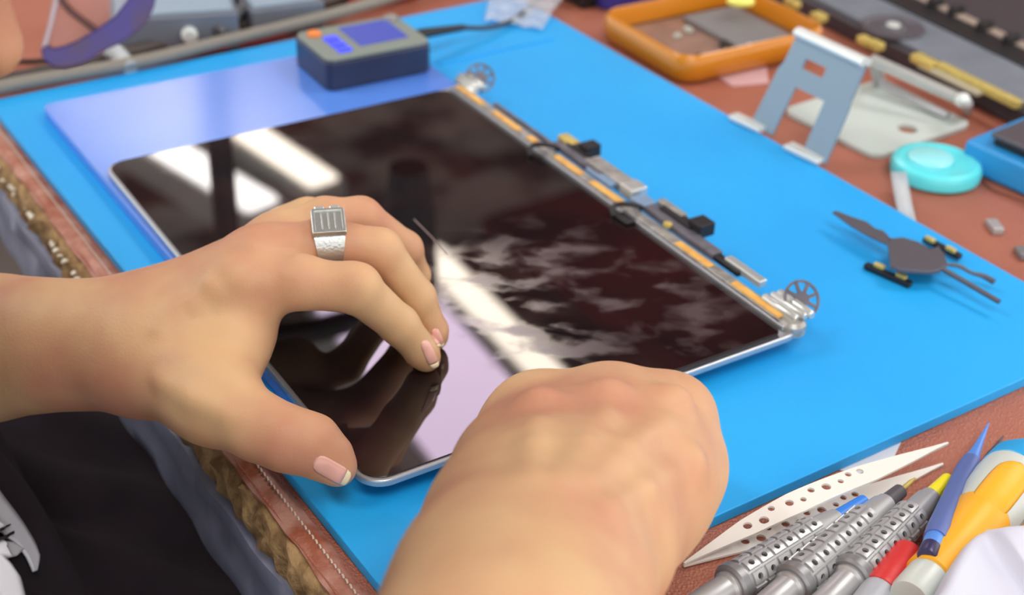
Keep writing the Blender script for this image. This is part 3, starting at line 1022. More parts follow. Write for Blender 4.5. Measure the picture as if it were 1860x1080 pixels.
mesh_from([surface(hair_f, tuple(np.array(HC) - 0.16), tuple(np.array(HC) + 0.16), 0.005)], 'hair', m_hair, person, 1)
m_eye = mat('eye_white', (225, 222, 218), 0.2)
for s_ in (-1, 1):
    MB().ball(hp(.066, .031 * s_, .010), 0.012, n=16).build('eye', m_eye, person)

# stool
m_seat = mat('stool_vinyl', (40, 38, 42), 0.5)
stool = thing('stool', 'round dark stool the person sits on, mostly hidden by the desk', 'stool', DE(0.20, 0.16, FL))
MB().lathe(DE(0.20, 0.17, -0.445), (0, 0, 1), [(0, .15), (.01, .165), (.045, .165), (.055, .15)], n=32).build('seat', m_seat, stool)
MB().lathe(DE(0.20, 0.17, FL + .03), (0, 0, 1), [(0, .03), (.28, .025)], n=20).build('column', m_alu2, stool)
MB().lathe(DE(0.20, 0.17, FL), (0, 0, 1), [(0, .19), (.015, .19), (.035, .03)], n=32).build('base', m_alu2, stool)

exec_after = []
# ------------------------------------------------------------------ ring on the middle finger
a0 = np.array(J(590, 440, .069)); a1 = np.array(J(690, 455, .066))
rdir = Vector(a1 - np.array(J(468, 470, .066))).normalized()
rc = Vector(J(597, 439, .0692))
ring = thing('finger_ring', 'chunky silver ring with a square face on the middle finger', 'ring', rc - Vector((0, 0, .011)))
m_silver = mat('polished_silver', (196, 202, 200), 0.25, metal=0.85, bump=0.3, bscale=900)
m_ringgold = mat('ring_gold_shade', (214, 168, 104), 0.3, metal=0.7)
ax_, s1, s2 = frame_of(rdir)
topn = (Vector((0, 0, 1)) * .75 + (CAMP - rc).normalized() * .45).normalized(); topn = (topn - ax_ * topn.dot(ax_)).normalized(); sdn = ax_.cross(topn)
rg_ = MB(); N = 40
for (t, r_) in ((-.0048, .0106), (.0048, .0106), (.0048, .0118), (-.0048, .0118)):
    for k in range(N):
        a = 2 * pi * k / N
        wf = 1.0 + 0.35 * max(0, cos(a)) ** 2
        rg_.v.append(rc + ax_ * (t * wf) + (topn * cos(a) + sdn * sin(a)) * r_)
for j in range(4):
    for k in range(N):
        k2 = (k + 1) % N; j2 = (j + 1) % 4
        rg_.f.append((j * N + k, j * N + k2, j2 * N + k2, j2 * N + k))
rg_.build('band', m_silver, ring)
MB().box(rc + topn * .0121, (.0135, .0120, .0022), ax_, sdn).build('face_plate', m_silver, ring, bevel=.0006)
fr = MB()
for s_ in (-1, 1):
    fr.box(rc + topn * .0133 + sdn * (.0055 * s_), (.0125, .0012, .0010), ax_, sdn)
    fr.box(rc + topn * .0133 + ax_ * (.0058 * s_), (.0012, .0110, .0010), ax_, sdn)
for s_ in (-1, 0, 1):
    fr.box(rc + topn * .0133 + ax_ * (.0026 * s_), (.0006, .0080, .0007), ax_, sdn)
fr.build('raised_border', m_silver, ring, bevel=.0002)
cl = MB()
for s_ in (-1, 1):
    cl.box(rc + topn * .0100 - sdn * .0078 * (1 if sdn.dot(UP) < 0 else -1) + ax_ * (.0030 * s_), (.0044, .0034, .0034), ax_, sdn)
cl.build('claw', m_steelbright, ring, bevel=.0008)

# ------------------------------------------------------------------ tweezers
m_tw = mat('brushed_white_steel', (236, 235, 228), 0.4, metal=0.1)
TW0, TW1 = U(1243, 1020, .0035), U(1722, 804, .0115)
tdir = up(TW1 - TW0, 0); TL_ = tdir.length; tdir.normalize(); tside = Vector((-tdir.y, tdir.x, 0))


def tw_local(x, y, z):
    p = U(x, y, z) - up(TW0, z); return p.dot(tdir), p.dot(tside)


def tweezer_arm(zf, name, label=None, shade=m_tw, dent=0.0):
    bm = bmesh.new()
    prof = [(0, .0004), (.008, .0014), (.028, .0042), (.050, .0054), (.085, .0048), (.105, .0028), (.119, .0011), (TL_, .0004)]
    def halfw(t):
        for (a, ra), (b_, rb) in zip(prof[:-1], prof[1:]):
            if a <= t <= b_: return ra + (rb - ra) * (t - a) / (b_ - a)
        return prof[-1][1]
    n = 46; ts = [TL_ * i / n for i in range(n + 1)]
    outer = [(t, halfw(t)) for t in ts] + [(t, -halfw(t)) for t in reversed(ts)]
    loops = [outer]
    holes = [(1358.6, 949, 1.4), (1388, 943, 1.55), (1400.5, 925, 1.1), (1433, 918, 1.35), (1458, 913.5, 1.0), (1471.5, 898, 1.15), (1499, 892.6, 1.5), (1525, 883, 1.0), (1538, 870, 1.1), (1560, 864.5, 1.2)]
    for (x, y, r) in holes:
        a, s_ = tw_local(x, y, .010)
        s_ = max(-.0026, min(.0026, s_ - 0.0))
        loops.append([(a + r * .00122 * cos(2 * pi * k / 16), s_ + r * .00122 * sin(2 * pi * k / 16)) for k in range(16)])
    es = []
    for lp in loops:
        vs = [bm.verts.new((p[0], p[1], 0)) for p in lp]
        for i in range(len(vs)): es.append(bm.edges.new((vs[i], vs[(i + 1) % len(vs)])))
    bmesh.ops.triangle_fill(bm, edges=es, use_beauty=True, use_dissolve=False)
    r = bmesh.ops.extrude_face_region(bm, geom=bm.faces[:])
    for v in r['geom']:
        if isinstance(v, bmesh.types.BMVert): v.co.z = 0.0009
    bmesh.ops.recalc_face_normals(bm, faces=bm.faces)
    g = MB()
    bm.verts.index_update()
    for v in bm.verts:
        p = up(TW0, 0) + tdir * v.co.x + tside * v.co.y
        g.v.append(Vector((p.x, p.y, zf(v.co.x / TL_) + v.co.z)))
    g.f = [tuple(v.index for v in f.verts) for f in bm.faces]
    bm.free()
    return g.build(name, shade, tweez, ang=30)


tweez = thing('tweezers', 'pale steel tweezers with round holes along the arms, below the mat', 'tweezers', up(TW0, 0.0001))
tweezer_arm(lambda t: .0022 + .0095 * sin(min(t, .55) / .55 * pi / 2) - .002 * max(0, t - .6), 'arm')
tweezer_arm(lambda t: .0012 - .0010 * min(t * 4, 1) + .0006 * max(0, t - .7), 'arm')

# ------------------------------------------------------------------ precision screwdrivers
m_gun = mat('satin_grey_metal', (180, 182, 184), 0.36, metal=0.42)
m_gun2 = mat('dark_satin_metal', (140, 141, 144), 0.38, metal=0.5)
m_bluepl = mat('blue_plastic', (46, 128, 226), 0.35)
m_yelpl = mat('yellow_plastic', (236, 224, 30), 0.35)
m_dkpl = mat('dark_grey_plastic', (78, 74, 80), 0.45)
m_hole = mat('recess_shade', (60, 60, 62), 0.5, metal=0.4)


def driver(near, ring_, gend, cone, col, tip, m_col, R, label, m_body=m_gun, roll=0.0):
    """near..tip are pixels of the axis; R the grip radius"""
    z = R + 0.0003
    P0, P1, P2, P3, P4, P5 = [U(x, y, z) for x, y in (near, ring_, gend, cone, col, tip)]
    ax = (P5 - P0).normalized(); T = lambda P: (P - P0).dot(ax)
    t = thing('precision_screwdriver', label, 'screwdriver', up(P0, 0.0), 'grey precision screwdrivers')
    a, s, u = frame_of(ax)
    t1, t2, t3, t4, t5 = T(P1), T(P2), T(P3), T(P4), T(P5)
    MB().lathe(P0 - ax * .012, ax, [(0, R * .62), (.001, R * .68), (t1 + .009, R * .68), (t1 + .010, R * .80), (t1 + .0125, R * .80)], n=28).build('swivel_cap', m_gun, t)
    MB().lathe(P0, ax, [(t1 - .001, R * .95), (t1, R * 1.06), (t1 + .003, R * 1.06), (t1 + .0036, R * .96)], n=32).build('collar_ring', m_gun2, t)
    MB().lathe(P0, ax, [(t1 + .003, R * .88), (t2, R * .80), (t2 + .001, R * .74), (t3 - .003, R * .64), (t3 - .002, R * .56), (t3, R * .54)], n=32).build('barrel', m_body, t)
    nr = 6; nc = 8; seg = (t2 - t1 - .005) / nr
    pads = MB(); hol = MB()
    for i in range(nr):
        tc_ = t1 + .0045 + (i + .5) * seg
        Rl = R * (.89 - .08 * i / nr)
        for k in range(nc):
            an = 2 * pi * (k + roll) / nc
            rad = s * cos(an) + u * sin(an); tg = rad.cross(a)
            c = P0 + ax * tc_ + rad * (Rl + .0008)
            hw = Rl * math.tan(pi / nc) * .78
            q = .0020
            # square pad with a round recess: square outer ring to circular inner ring
            o_ = []; i_ = []
            for m_ in range(16):
                th = 2 * pi * m_ / 16 + pi / 4
                cx, cy = cos(th), sin(th); mxx = max(abs(cx), abs(cy))
                pa = cx / mxx * seg * .41; pb = cy / mxx * hw
                drop = (pb * pb) / (2 * Rl)
                o_.append(c + a * pa + tg * pb - rad * drop)
                i_.append(c + a * (cx * min(hw, seg * .40) * .56) + tg * (cy * min(hw, seg * .40) * .56))
            n_ = 16; b0 = len(pads.v)
            lo_ = [p - rad * .0016 for p in o_]; li = [p - rad * .0014 for p in i_]
            pads.v += o_ + i_ + lo_ + li
            for m_ in range(n_):
                j = (m_ + 1) % n_
                pads.f += [(b0 + m_, b0 + j, b0 + n_ + j, b0 + n_ + m_), (b0 + j, b0 + m_, b0 + 2 * n_ + m_, b0 + 2 * n_ + j), (b0 + n_ + m_, b0 + n_ + j, b0 + 3 * n_ + j, b0 + 3 * n_ + m_)]
            hol.lathe(c - rad * .0014, rad, [(0, min(hw, seg * .4) * .56), (.0005, min(hw, seg * .4) * .50)], n=12)  # dark disc paints the shade at the bottom of the recess
    pads.build('knurled_grip', m_body, t, ang=30)
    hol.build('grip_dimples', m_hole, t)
    MB().lathe(P0, ax, [(t3 - .001, R * .46), (t4, R * .38), (t4 + .0005, R * .30)], n=24).build('colour_sleeve', m_col, t)
    if t5 > t4 + .002:
        MB().lathe(P0, ax, [(t4, .0011), (t5 - .003, .0009), (t5, .0004)], n=12).build('blade', m_gold, t)
    return t


driver((1297, 1082), (1325, 1060), (1478, 962), (1517, 941), (1570, 911), (1571, 910), m_bluepl, .0074, 'grey knurled precision screwdriver with a blue sleeve, nearest the tweezers', roll=.2)
driver((1412, 1084), (1437, 1060), (1578, 945), (1612, 915), (1638, 893), (1662, 868), m_dkpl, .0076, 'grey knurled precision screwdriver with a dark sleeve, between the other two', roll=.5)
driver((1510, 1084), (1545, 1048), (1655, 935), (1690, 902), (1722, 871), (1723, 870), m_yelpl, .0076, 'grey knurled precision screwdriver with a yellow sleeve, beside the red one', roll=.0)

# red screwdriver
m_red = mat('red_plastic', (206, 52, 52), 0.35, bump=.3, bscale=200)
m_pale = mat('frosted_plastic', (196, 205, 200), 0.3, sss=0.2)
m_gry = mat('pale_grey_plastic', (170, 176, 184), 0.4)
r0_, r1_ = U(1588, 1088, .0075), U(1652, 1004, .0075); rax = (r1_ - r0_).normalized(); rl = (r1_ - r0_).length
red = thing('red_screwdriver', 'small screwdriver with a red cap and pale grey handle', 'screwdriver', up(r0_, 0))
MB().lathe(r0_, rax, [(.004, .0071), (rl - .0035, .0071), (rl - .0012, .0064), (rl, .0045)], n=28).build('cap', m_red, red)
MB().lathe(r0_ - rax * .03, rax, [(0, .006), (.002, .0066), (.034, .0066)], n=28).build('handle', m_gry, red)

# blue pointed spudger
m_periw = mat('periwinkle_metal', (96, 116, 178), 0.4, metal=0.25)
m_ltblue = mat('light_blue_metal', (92, 150, 235), 0.3, metal=0.2)
m_dkvio = mat('dark_violet_plastic', (48, 44, 84), 0.3)
bt = thing('pointed_probe', 'slim blue pointed tool lying between the screwdrivers', 'tool', up(U(1690, 1000, 0), 0))
z_n, z_f = .021, .006
Pn = U(1683, 1012, z_n); Pt = U(1796, 768, .0065); bax = (Pt - Pn).normalized(); bl = (Pt - Pn).length
MB().lathe(Pn, bax, [(0, .0032), (.001, .0036), (.007, .0036)], n=20).build('end_cap', m_dkvio, bt)
MB().lathe(Pn, bax, [(.0065, .0035), (.0135, .0037)], n=20).build('light_band', m_ltblue, bt)
MB().lathe(Pn, bax, [(.013, .0042), (.02, .0046), (bl * .60, .0044), (bl * .68, .0036)], n=20).build('handle', m_periw, bt)
MB().lathe(Pn, bax, [(bl * .67, .0034), (bl * .76, .0020), (bl * .9, .0010), (bl, .0003)], n=16).build('point', m_ltblue, bt)

# dark pointed tool behind the big screwdriver
dk = thing('dark_probe', 'thin dark pointed tool behind the blue capped screwdriver', 'tool', up(U(1800, 850, 0), 0))
q0, q1 = U(1775, 870, .004), U(1822, 792, .003)
MB().lathe(q0, q1 - q0, [(0, .0026), ((q1 - q0).length * .5, .0022), ((q1 - q0).length, .0003)], n=14).build('shaft', m_dkpl, dk)
MB().lathe(q0 - (q1 - q0).normalized() * .03, q1 - q0, [(0, .0036), (.032, .0032)], n=14).build('handle', m_dkpl, dk)

# big yellow screwdriver
m_yg = mat('yellow_rubber', (238, 172, 36), 0.42, bump=.2, bscale=150)
m_cyan = mat('cyan_plastic', (36, 160, 222), 0.35)
big = thing('large_screwdriver', 'large screwdriver with a yellow grip, frosted body and blue end cap', 'screwdriver', up(U(1700, 1020, 0), 0))
G0, G1 = U(1652, 1088, .0135), U(1867, 844, .0148)
gax = (G1 - G0).normalized(); gl_ = (G1 - G0).length
f_ = gl_
MB().lathe(G0, gax, [(0, .0072), (.002, .0078), (f_ * .20, .0078)], n=32).build('ferrule', m_pale, big)
MB().lathe(G0, gax, [(f_ * .145, .0080), (f_ * .15, .0088), (f_ * .22, .0086), (f_ * .36, .0083), (f_ * .50, .0096), (f_ * .58, .0108), (f_ * .60, .0100)], n=36).build('grip', m_yg, big)
MB().lathe(G0, gax, [(f_ * .50, .0080), (f_ * .59, .0106), (f_ * .70, .0128), (f_ * .80, .0136), (f_ * .87, .0134)], n=36).build('frosted_body', m_pale, big)
MB().lathe(G0, gax, [(f_ * .855, .0130), (f_ * .865, .0137), (f_ * .95, .0134), (f_ * 1.02, .0105), (f_ * 1.05, .004)], n=36).build('end_cap', m_cyan, big)
# rounded tongues of the grip reaching over the frosted body
a, s, u = frame_of(gax)
def body_r(t):
    K = [(.50, .0080), (.59, .0106), (.70, .0128), (.80, .0136), (.92, .0130)]
    for (t0, r0), (t1, r1) in zip(K[:-1], K[1:]):
        if t <= t1: return r0 + (r1 - r0) * (t - t0) / (t1 - t0)
    return K[-1][1]
toC = (CAMP - (G0 + G1) / 2).normalized()
an0 = math.atan2(toC.dot(u), toC.dot(s)) + radians(-8)
for k in range(3):
    an = an0 + 2 * pi * k / 3
    g = MB(); NT, NA = 22, 12
    for i in range(NT + 1):
        t = .54 + .255 * i / NT; q = i / NT
        wd = radians(40) * (1 - .42 * q) * math.sqrt(max(0, 1 - max(0, (q - .78) / .22) ** 2)) + .002
        for j in range(NA + 1):
            b_ = an + wd * (-1 + 2 * j / NA)
            rr2 = body_r(t) + .0008 * (1 - (abs(-1 + 2 * j / NA)) ** 6) * min(1, q * 4) - .0003
            g.v.append(G0 + gax * (gl_ * t) + (s * cos(b_) + u * sin(b_)) * rr2)
    for i in range(NT):
        for j in range(NA):
            w_ = NA + 1; g.f.append((i * w_ + j, i * w_ + j + 1, (i + 1) * w_ + j + 1, (i + 1) * w_ + j))
    o = g.build('grip_tongue', m_yg, big, ang=180)
    so = o.modifiers.new('thick', 'SOLIDIFY'); so.thickness = .0016; so.offset = 0

# white cloth in the near right corner
m_cloth = mat('white_cloth', (206, 210, 226), 0.8, bump=.2, bscale=60)
cloth_c = U(1800, 1080, .01)
g = MB(); NX, NY = 44, 34
c00, c10, c01, c11 = U(1655, 1150, .0), U(1745, 940, .0), U(2010, 1190, .0), U(2000, 960, .0)
edge = interp([(1640, 1130), (1685, 1085), (1712, 1030), (1742, 975), (1762, 946), (1778, 940), (1796, 952), (1822, 958), (1862, 962), (1930, 970)], 60)
for i in range(NX + 1):
    for j in range(NY + 1):
        t = i / NX; k = t * 60; k0 = min(int(k), 59); fr_ = k - k0
        ex_ = edge[k0][0] * (1 - fr_) + edge[k0 + 1][0] * fr_; ey_ = edge[k0][1] * (1 - fr_) + edge[k0 + 1][1] * fr_
        s_ = j / NY
        base_edge = U(ex_, ey_ , .024)
        far_c = U(1960, 1230, .024)
        p = base_edge.lerp(far_c, s_)
        hgt = .0285 + .004 * sin(t * 9 + s_ * 4) * (1 - s_) + .003 * sin(t * 21 + 1) * s_
        drop = max(0, 1 - s_ * 9)
        z = hgt - (.016 * drop ** 1.6)
        g.v.append(Vector((p.x, p.y, z)))
for i in range(NX):
    for j in range(NY):
        w_ = NY + 1
        g.f.append((i * w_ + j, i * w_ + j + 1, (i + 1) * w_ + j + 1, (i + 1) * w_ + j))
cl_o = g.build('cloth', m_cloth, ang=180)
tag(cl_o, 'crumpled white cloth in the near right corner of the desk', 'cloth')
so = cl_o.modifiers.new('thick', 'SOLIDIFY'); so.thickness = .0012; so.offset = -1

# dark metal coil beside the big screwdriver
coil = MB(); cc = U(1842, 945, .010)
for k in range(4):
    c = cc + Vector((.002 * k, -.003 * k, 0)); pts = [c + Vector((.009 * cos(t), .006 * sin(t), .008 * sin(t + .5))) for t in [2 * pi * i / 18 for i in range(19)]]
    coil.tube(pts, .0013, n=8)
tag(coil.build('metal_coil', m_gun2), 'dark metal coil beside the yellow screwdriver grip', 'coil')

# white paper under the mat edge
m_paper = mat('white_paper', (205, 210, 218), 0.8)
pq = [U(1520, 856, .0004), U(1590, 806, .0004), U(1648, 786, .0004), U(1622, 838, .0004)]
tag(MB().prism([up(p, 0) for p in (U(1518, 852), U(1545, 800), U(1655, 765), U(1618, 842), U(1560, 860))], .00005, .00015).build('paper_slip', m_paper), 'white paper slip sticking out from under the blue mat', 'paper')

# ------------------------------------------------------------------ small black meter on the plate
m_navy = mat('navy_plastic', (46, 56, 86), 0.35, var=(40, 48, 74), vscale=20)
m_bez = mat('grey_green_bezel', (128, 140, 132), 0.45)
m_lcd = mat('lcd_blue', (70, 80, 160), 0.12, emit=(70, 85, 170), estr=0.35)
m_orange = mat('orange_button', (240, 140, 70), 0.4)
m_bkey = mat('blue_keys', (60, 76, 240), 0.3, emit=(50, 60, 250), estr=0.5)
DZ = PZ + .0003; DH = .0195
dc, dx, dy, dw, dl = rectfit([(612 - 0, 160), (788, 125), (700, 8), (530, 116)], DZ)
b1 = U(612, 162, DZ); b2 = U(790, 126, DZ); b0 = U(530, 118, DZ)
dx = (b2 - b1).normalized(); dy = Vector((-dx.y, dx.x, 0)); dwid = (b2 - b1).length; ddep = (b0 - b1).length
dcn = (b0 + b2) / 2; dwid += .004; ddep += .004
meter = thing('display_tester', 'small navy electronic meter standing on the lilac plate', 'meter', up(dcn, DZ))
MB().prism(rrect(dcn, dx, dy, dwid, ddep, .006), DZ, DZ + DH - .002).build('case', m_navy, meter, bevel=.0015)
MB().prism(rrect(dcn, dx, dy, dwid - .0015, ddep - .0015, .006), DZ + DH - .002, DZ + DH).build('face', m_bez, meter, bevel=.0008)
ms = lambda u_, v_, z_: up(dcn + dx * (u_ * dwid) + dy * (v_ * ddep), DZ + DH + z_)
MB().box(ms(.12, .05, .0003), (dwid * .46, ddep * .62, .0008), dx, dy).build('screen', m_lcd, meter, bevel=.0002)
MB().lathe(ms(-.36, .30, 0), (0, 0, 1), [(0, .0042), (.0018, .0042), (.0024, .003)], n=20).build('button', m_orange, meter)
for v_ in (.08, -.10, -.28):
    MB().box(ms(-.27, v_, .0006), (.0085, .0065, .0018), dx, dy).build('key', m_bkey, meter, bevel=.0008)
MB().lathe(ms(.40, .34, 0), (0, 0, 1), [(0, .0045), (.0022, .0045), (.003, .003)], n=20).build('knob', m_alu2, meter)
# its lead
m_gcable = mat('dark_grey_cable', (52, 54, 60), 0.5)
c0 = up(dcn + dx * (dwid / 2) + dy * .006, DZ + .012)
lead = thing('power_lead', 'dark cable plugged into the small navy meter', 'cable', up(c0, MZ))
pl1 = U(842, 50, .016)
MB().tube([c0 + dx * .001, c0.lerp(pl1, .3), pl1], [.0030, .0032, .0022], n=14).build('plug', m_black, lead)
MB().tube([pl1, U(880, 52, .012), U(925, 42, .0085), U(958, 18, .008), U(985, -10, .004), U(1040, -60, .003), U(1090, -140, .003)], .0016, n=10, smooth=2).build('cord', m_gcable, lead)

# clear bag at the far end of the mat
m_film = mat('clear_film', (215, 225, 235), 0.25, alpha=0.35)
g = MB(); NX = 18
b00, b10, b01, b11 = U(880, 42, MZ), U(985, 60, MZ), U(900, -35, MZ), U(1030, -10, MZ)
for i in range(NX + 1):
    for j in range(NX + 1):
        u_, v_ = i / NX, j / NX
        p = (b00 * (1 - u_) + b10 * u_) * (1 - v_) + (b01 * (1 - u_) + b11 * u_) * v_
        g.v.append(Vector((p.x, p.y, MZ + .0012 + .002 * abs(sin(u_ * 9 + v_ * 5)) + .0015 * abs(sin(v_ * 13)))))
for i in range(NX):
    for j in range(NX): g.f.append((i * (NX + 1) + j, i * (NX + 1) + j + 1, (i + 1) * (NX + 1) + j + 1, (i + 1) * (NX + 1) + j))
o = g.build('plastic_bag', m_film, ang=180); tag(o, 'crumpled clear plastic bag at the far end of the blue mat', 'plastic bag')
so = o.modifiers.new('thick', 'SOLIDIFY'); so.thickness = .0003

# ------------------------------------------------------------------ amber parts tray
m_trayo = mat('amber_rubber', (204, 128, 20), 0.3, coat=.3)
m_tray_y = mat('yellow_rim', (232, 182, 84), 0.3)
m_trayin = mat('clear_brown_base', (150, 118, 102), 0.4, var=(128, 100, 90), vscale=60)
tc_, tx, ty, tw_, tl_ = rectfit([(1128, 30), (1333, -44), (1486, 52), (1232, 124)], .018)
tray = thing('parts_tray', 'rounded amber rubber tray holding small screws and parts', 'tray', up(tc_, .0002))
TRW, TRL = tw_, tl_
R0 = rrect(tc_, tx, ty, tw_, tl_, .016, 8)
tr = MB(); sec = [(0.0, .0005, -.006), (0, .003, -.0015), (0, .012, .0), (0, .018, -.0008), (0, .0195, -.003), (0, .018, -.0036), (0, .006, -.0042)]
nn = len(R0)
for (_, z, off) in sec:
    for p in rrect(tc_, tx, ty, tw_ + 2 * off, tl_ + 2 * off, max(.016 + off, .004), 8): tr.v.append(up(p, z))
for i in range(len(sec) - 1):
    for k in range(nn):
        k2 = (k + 1) % nn
        tr.f.append((i * nn + k, i * nn + k2, (i + 1) * nn + k2, (i + 1) * nn + k))
tr.build('rim', m_trayo, tray, ang=60)
MB().prism(rrect(tc_, tx, ty, tw_ - .011, tl_ - .011, .012, 8), .0006, .005).build('base', m_trayin, tray)
m_trgrey = mat('grey_inlay', (122, 122, 124), .5)
MB().box(up(tc_ + tx * (tw_ * .20) + ty * (-tl_ * .05), .007), (tw_ * .36, tl_ * .62, .004), tx, ty).build('inlay', m_trgrey, tray, bevel=.001)
m_bead = mat('pale_yellow_plastic', (240, 238, 120), .4)
MB().ball(up(U(1345, 5, .02), .021), .008, n=18, sq=(1.2, .8, .5)).build('marker_dot', m_bead, tray)
m_dark = mat('dark_part', (70, 66, 64), .5, metal=.3)
for i, (x, y, sz) in enumerate(((1270, 103, .008), (1315, 78, .009), (1250, 54, .006), (1360, 84, .007), (1218, 98, .004), (1230, 65, .005))):
    p = U(x, y, .007); an = i * 1.3
    m_ = (m_dark, m_dark, m_pale, m_gun, m_dark, m_pale)[i]
    pt = MB(); pt.box(up(p, .0068), (sz, sz * .5, .003), (cos(an), sin(an), 0), (-sin(an), cos(an), 0)); pt.lathe(up(p, .0083), (0, 0, 1), [(0, sz * .22), (.0012, sz * .18)], n=10)
    o = pt.build('small_part', m_, bevel=.0005)
    tag(o, ['dark metal part near the front corner of the amber tray', 'dark metal part in the middle of the amber tray', 'pale plastic part at the back of the amber tray', 'grey metal part near the inlay of the amber tray', 'tiny dark part by the left side of the amber tray', 'tiny pale part by the left side of the amber tray'][i], 'small part', 'small parts in the amber tray')

# purple tape roll and black box beyond the mat
m_vio = mat('violet_tape', (58, 54, 140), .35); m_otan = mat('tan_core', (214, 164, 96), .5)
tape = thing('tape_roll', 'violet tape roll with a tan top beyond the mat', 'tape roll', up(U(1130, 18, 0), 0))
tcx = U(1135, 2, .0); 
MB().lathe(up(tcx, .0002), (0, 0, 1), [(0, .024), (.001, .025), (.014, .025), (.015, .024)], n=36).build('roll', m_vio, tape)
MB().lathe(up(tcx, .015), (0, 0, 1), [(0, .022), (.003, .022), (.004, .02)], n=36).build('top_disc', m_otan, tape)
blk = MB().box(up(U(1058, 2, 0), .009), (.022, .03, .0176), mx, my).build('black_block', m_black, bevel=.002)
tag(blk, 'small black block next to the violet tape roll', 'block')

# pinkish card under the tray
tag(MB().prism([U(1300, 138), U(1392, 122), U(1396, 152), U(1330, 158)], .0001, .0008).build('card', mat('pink_card', (206, 168, 172), .7)), 'small pinkish card in front of the amber tray', 'card')

# ------------------------------------------------------------------ steel bracket standing at the mat edge
m_brk = mat('blue_grey_plate', (122, 146, 164), .4, metal=.35)
m_lite = mat('pale_steel', (222, 230, 228), .3, metal=.3)
FZ = MZ + .0006
f1, f2, f3, f4 = U(1364, 225, FZ), U(1400, 240, FZ), U(1462, 282, FZ), U(1500, 300, FZ)
tz = .058
t1_, t2_ = U(1450, 62, tz), U(1572, 118, tz)
rowx = (f4 - f1).normalized()
brk = thing('steel_bracket', 'blue-grey steel bracket with two legs standing at the mat edge', 'bracket', up((f1 + f4) / 2, MZ))
def bil(u_, v_):
    return (f1 * (1 - u_) + f4 * u_) * (1 - v_) + (t1_ * (1 - u_) + t2_ * u_) * v_
bn = (f4 - f1).cross(t1_ - f1).normalized()
MB().slab([bil(0, 0), bil(.30, 0), bil(.30, .55), bil(.04, .80), bil(-.02, .62)], bn, .0016).build('leg', m_brk, brk, bevel=.0004)
MB().slab([bil(.70, 0), bil(1.0, 0), bil(1.02, .56), bil(.98, .80), bil(.70, .55)], bn, .0016).build('leg', m_brk, brk, bevel=.0004)
MB().ringslab([bil(.02, .53), bil(.30, .53), bil(.70, .53), bil(1.0, .53), bil(1.02, 1.0), bil(.7, 1.0), bil(.3, 1.0), bil(.0, 1.0)],
              [bil(.26, .72), bil(.34, .72), bil(.48, .72), bil(.56, .72), bil(.56, .82), bil(.48, .82), bil(.34, .82), bil(.26, .82)], bn, .0016).build('slotted_panel', m_brk, brk)
MB().tube([bil(-.02, 1.02), bil(1.0, 1.02)], .0042, n=16, flat=.7).build('rolled_lip', m_lite, brk)  # paler colour stands for the bright light on the folded top
for (a_, b_) in ((U(1330, 214, FZ), U(1386, 240, FZ)), (U(1430, 268, FZ), U(1492, 298, FZ))):
    c = (a_ + b_) / 2; e = (b_ - a_).normalized(); ey_ = Vector((-e.y, e.x, 0))
    MB().box(up(c, MZ + .0021), ((b_ - a_).length, .008, .003), e, ey_).build('foot', m_lite, brk, bevel=.0008)
# two rods lying off the bracket
rod = thing('hinge_rod', 'pair of slim steel rods with a bright ball end behind the bracket', 'rod', up(U(1670, 180, 0), 0))
MB().tube([U(1583, 108, .028), U(1757, 186, .017)], .0036, n=16).build('rod', m_steelbright, rod)
MB().tube([U(1600, 150, .010), U(1722, 212, .0052)], .0028, n=14).build('rod', m_gun, rod)
MB().tube([U(1757, 186, .017), U(1758, 202, .0052)], .003, n=12).build('end_post', m_gun, rod)
MB().tube([U(1588, 112, .026), U(1598, 150, .0045)], .004, n=12).build('end_post', m_gun, rod)
MB().ball(U(1748, 182, .021), .0045, n=16).build('ball_end', m_lite, rod)

# frosted plate with a small hole
m_frost = mat('frosted_acrylic', (196, 208, 204), .35, sss=.1)
fp, fx, fy, fw_, fl_ = rectfit([(1430, 200), (1592, 145), (1762, 224), (1590, 292)], .002)
o1 = rrect(fp, fx, fy, fw_, fl_, .008, 8); hc_ = U(1648, 236, .002)
i1 = [up(hc_ + fx * p[0] + fy * p[1], .002) for p in [( .006 * cos(2*pi*(k+.5)/len(o1)) , .006 * sin(2*pi*(k+.5)/len(o1))) for k in range(len(o1))]]
fo = MB().ringslab([up(p, .0016) for p in o1], [up(p, .0016) for p in i1], (0, 0, 1), .0026).build('frosted_plate', m_frost)
tag(fo, 'frosted white rounded plate with a small hole behind the bracket', 'plate')

# turquoise round pot
m_turq = mat('turquoise_plastic', (96, 222, 232), .25, sss=.1); m_turq2 = mat('pale_turquoise', (150, 232, 240), .2)
tp = U(1700, 303, .005); tr_ = .0245
pot = thing('round_pot', 'round turquoise plastic pot on the leather beyond the mat', 'pot', up(tp, 0.0002))
MB().lathe(up(tp, .0002), (0, 0, 1), [(0, tr_ - .002), (.0015, tr_), (.006, tr_ + .0003), (.0085, tr_ - .001), (.0095, tr_ - .004), (.0080, tr_ - .009), (.0070, .003)], n=48).build('body', m_turq, pot)
MB().lathe(up(tp + Vector((-.003, .003, 0)), .0078), (0, 0, 1), [(0, .0125), (.002, .0125), (.0028, .011)], n=36).build('lid', m_turq2, pot)
e1, e2 = U(1632, 312, .011), U(1650, 402, .0008)
tape_s = MB(); dir_ = (e2 - e1); sd_ = Vector((dir_.y, -dir_.x, 0)).normalized()
pts = [e1, e1.lerp(e2, .25) - Vector((0, 0, .0005)), e1.lerp(e2, .6) - Vector((0, 0, .001)), e2]
for p in pts: tape_s.v += [p + sd_ * .0042, p - sd_ * .0042]
tape_s.f = [(0, 1, 3, 2), (2, 3, 5, 4), (4, 5, 7, 6)]
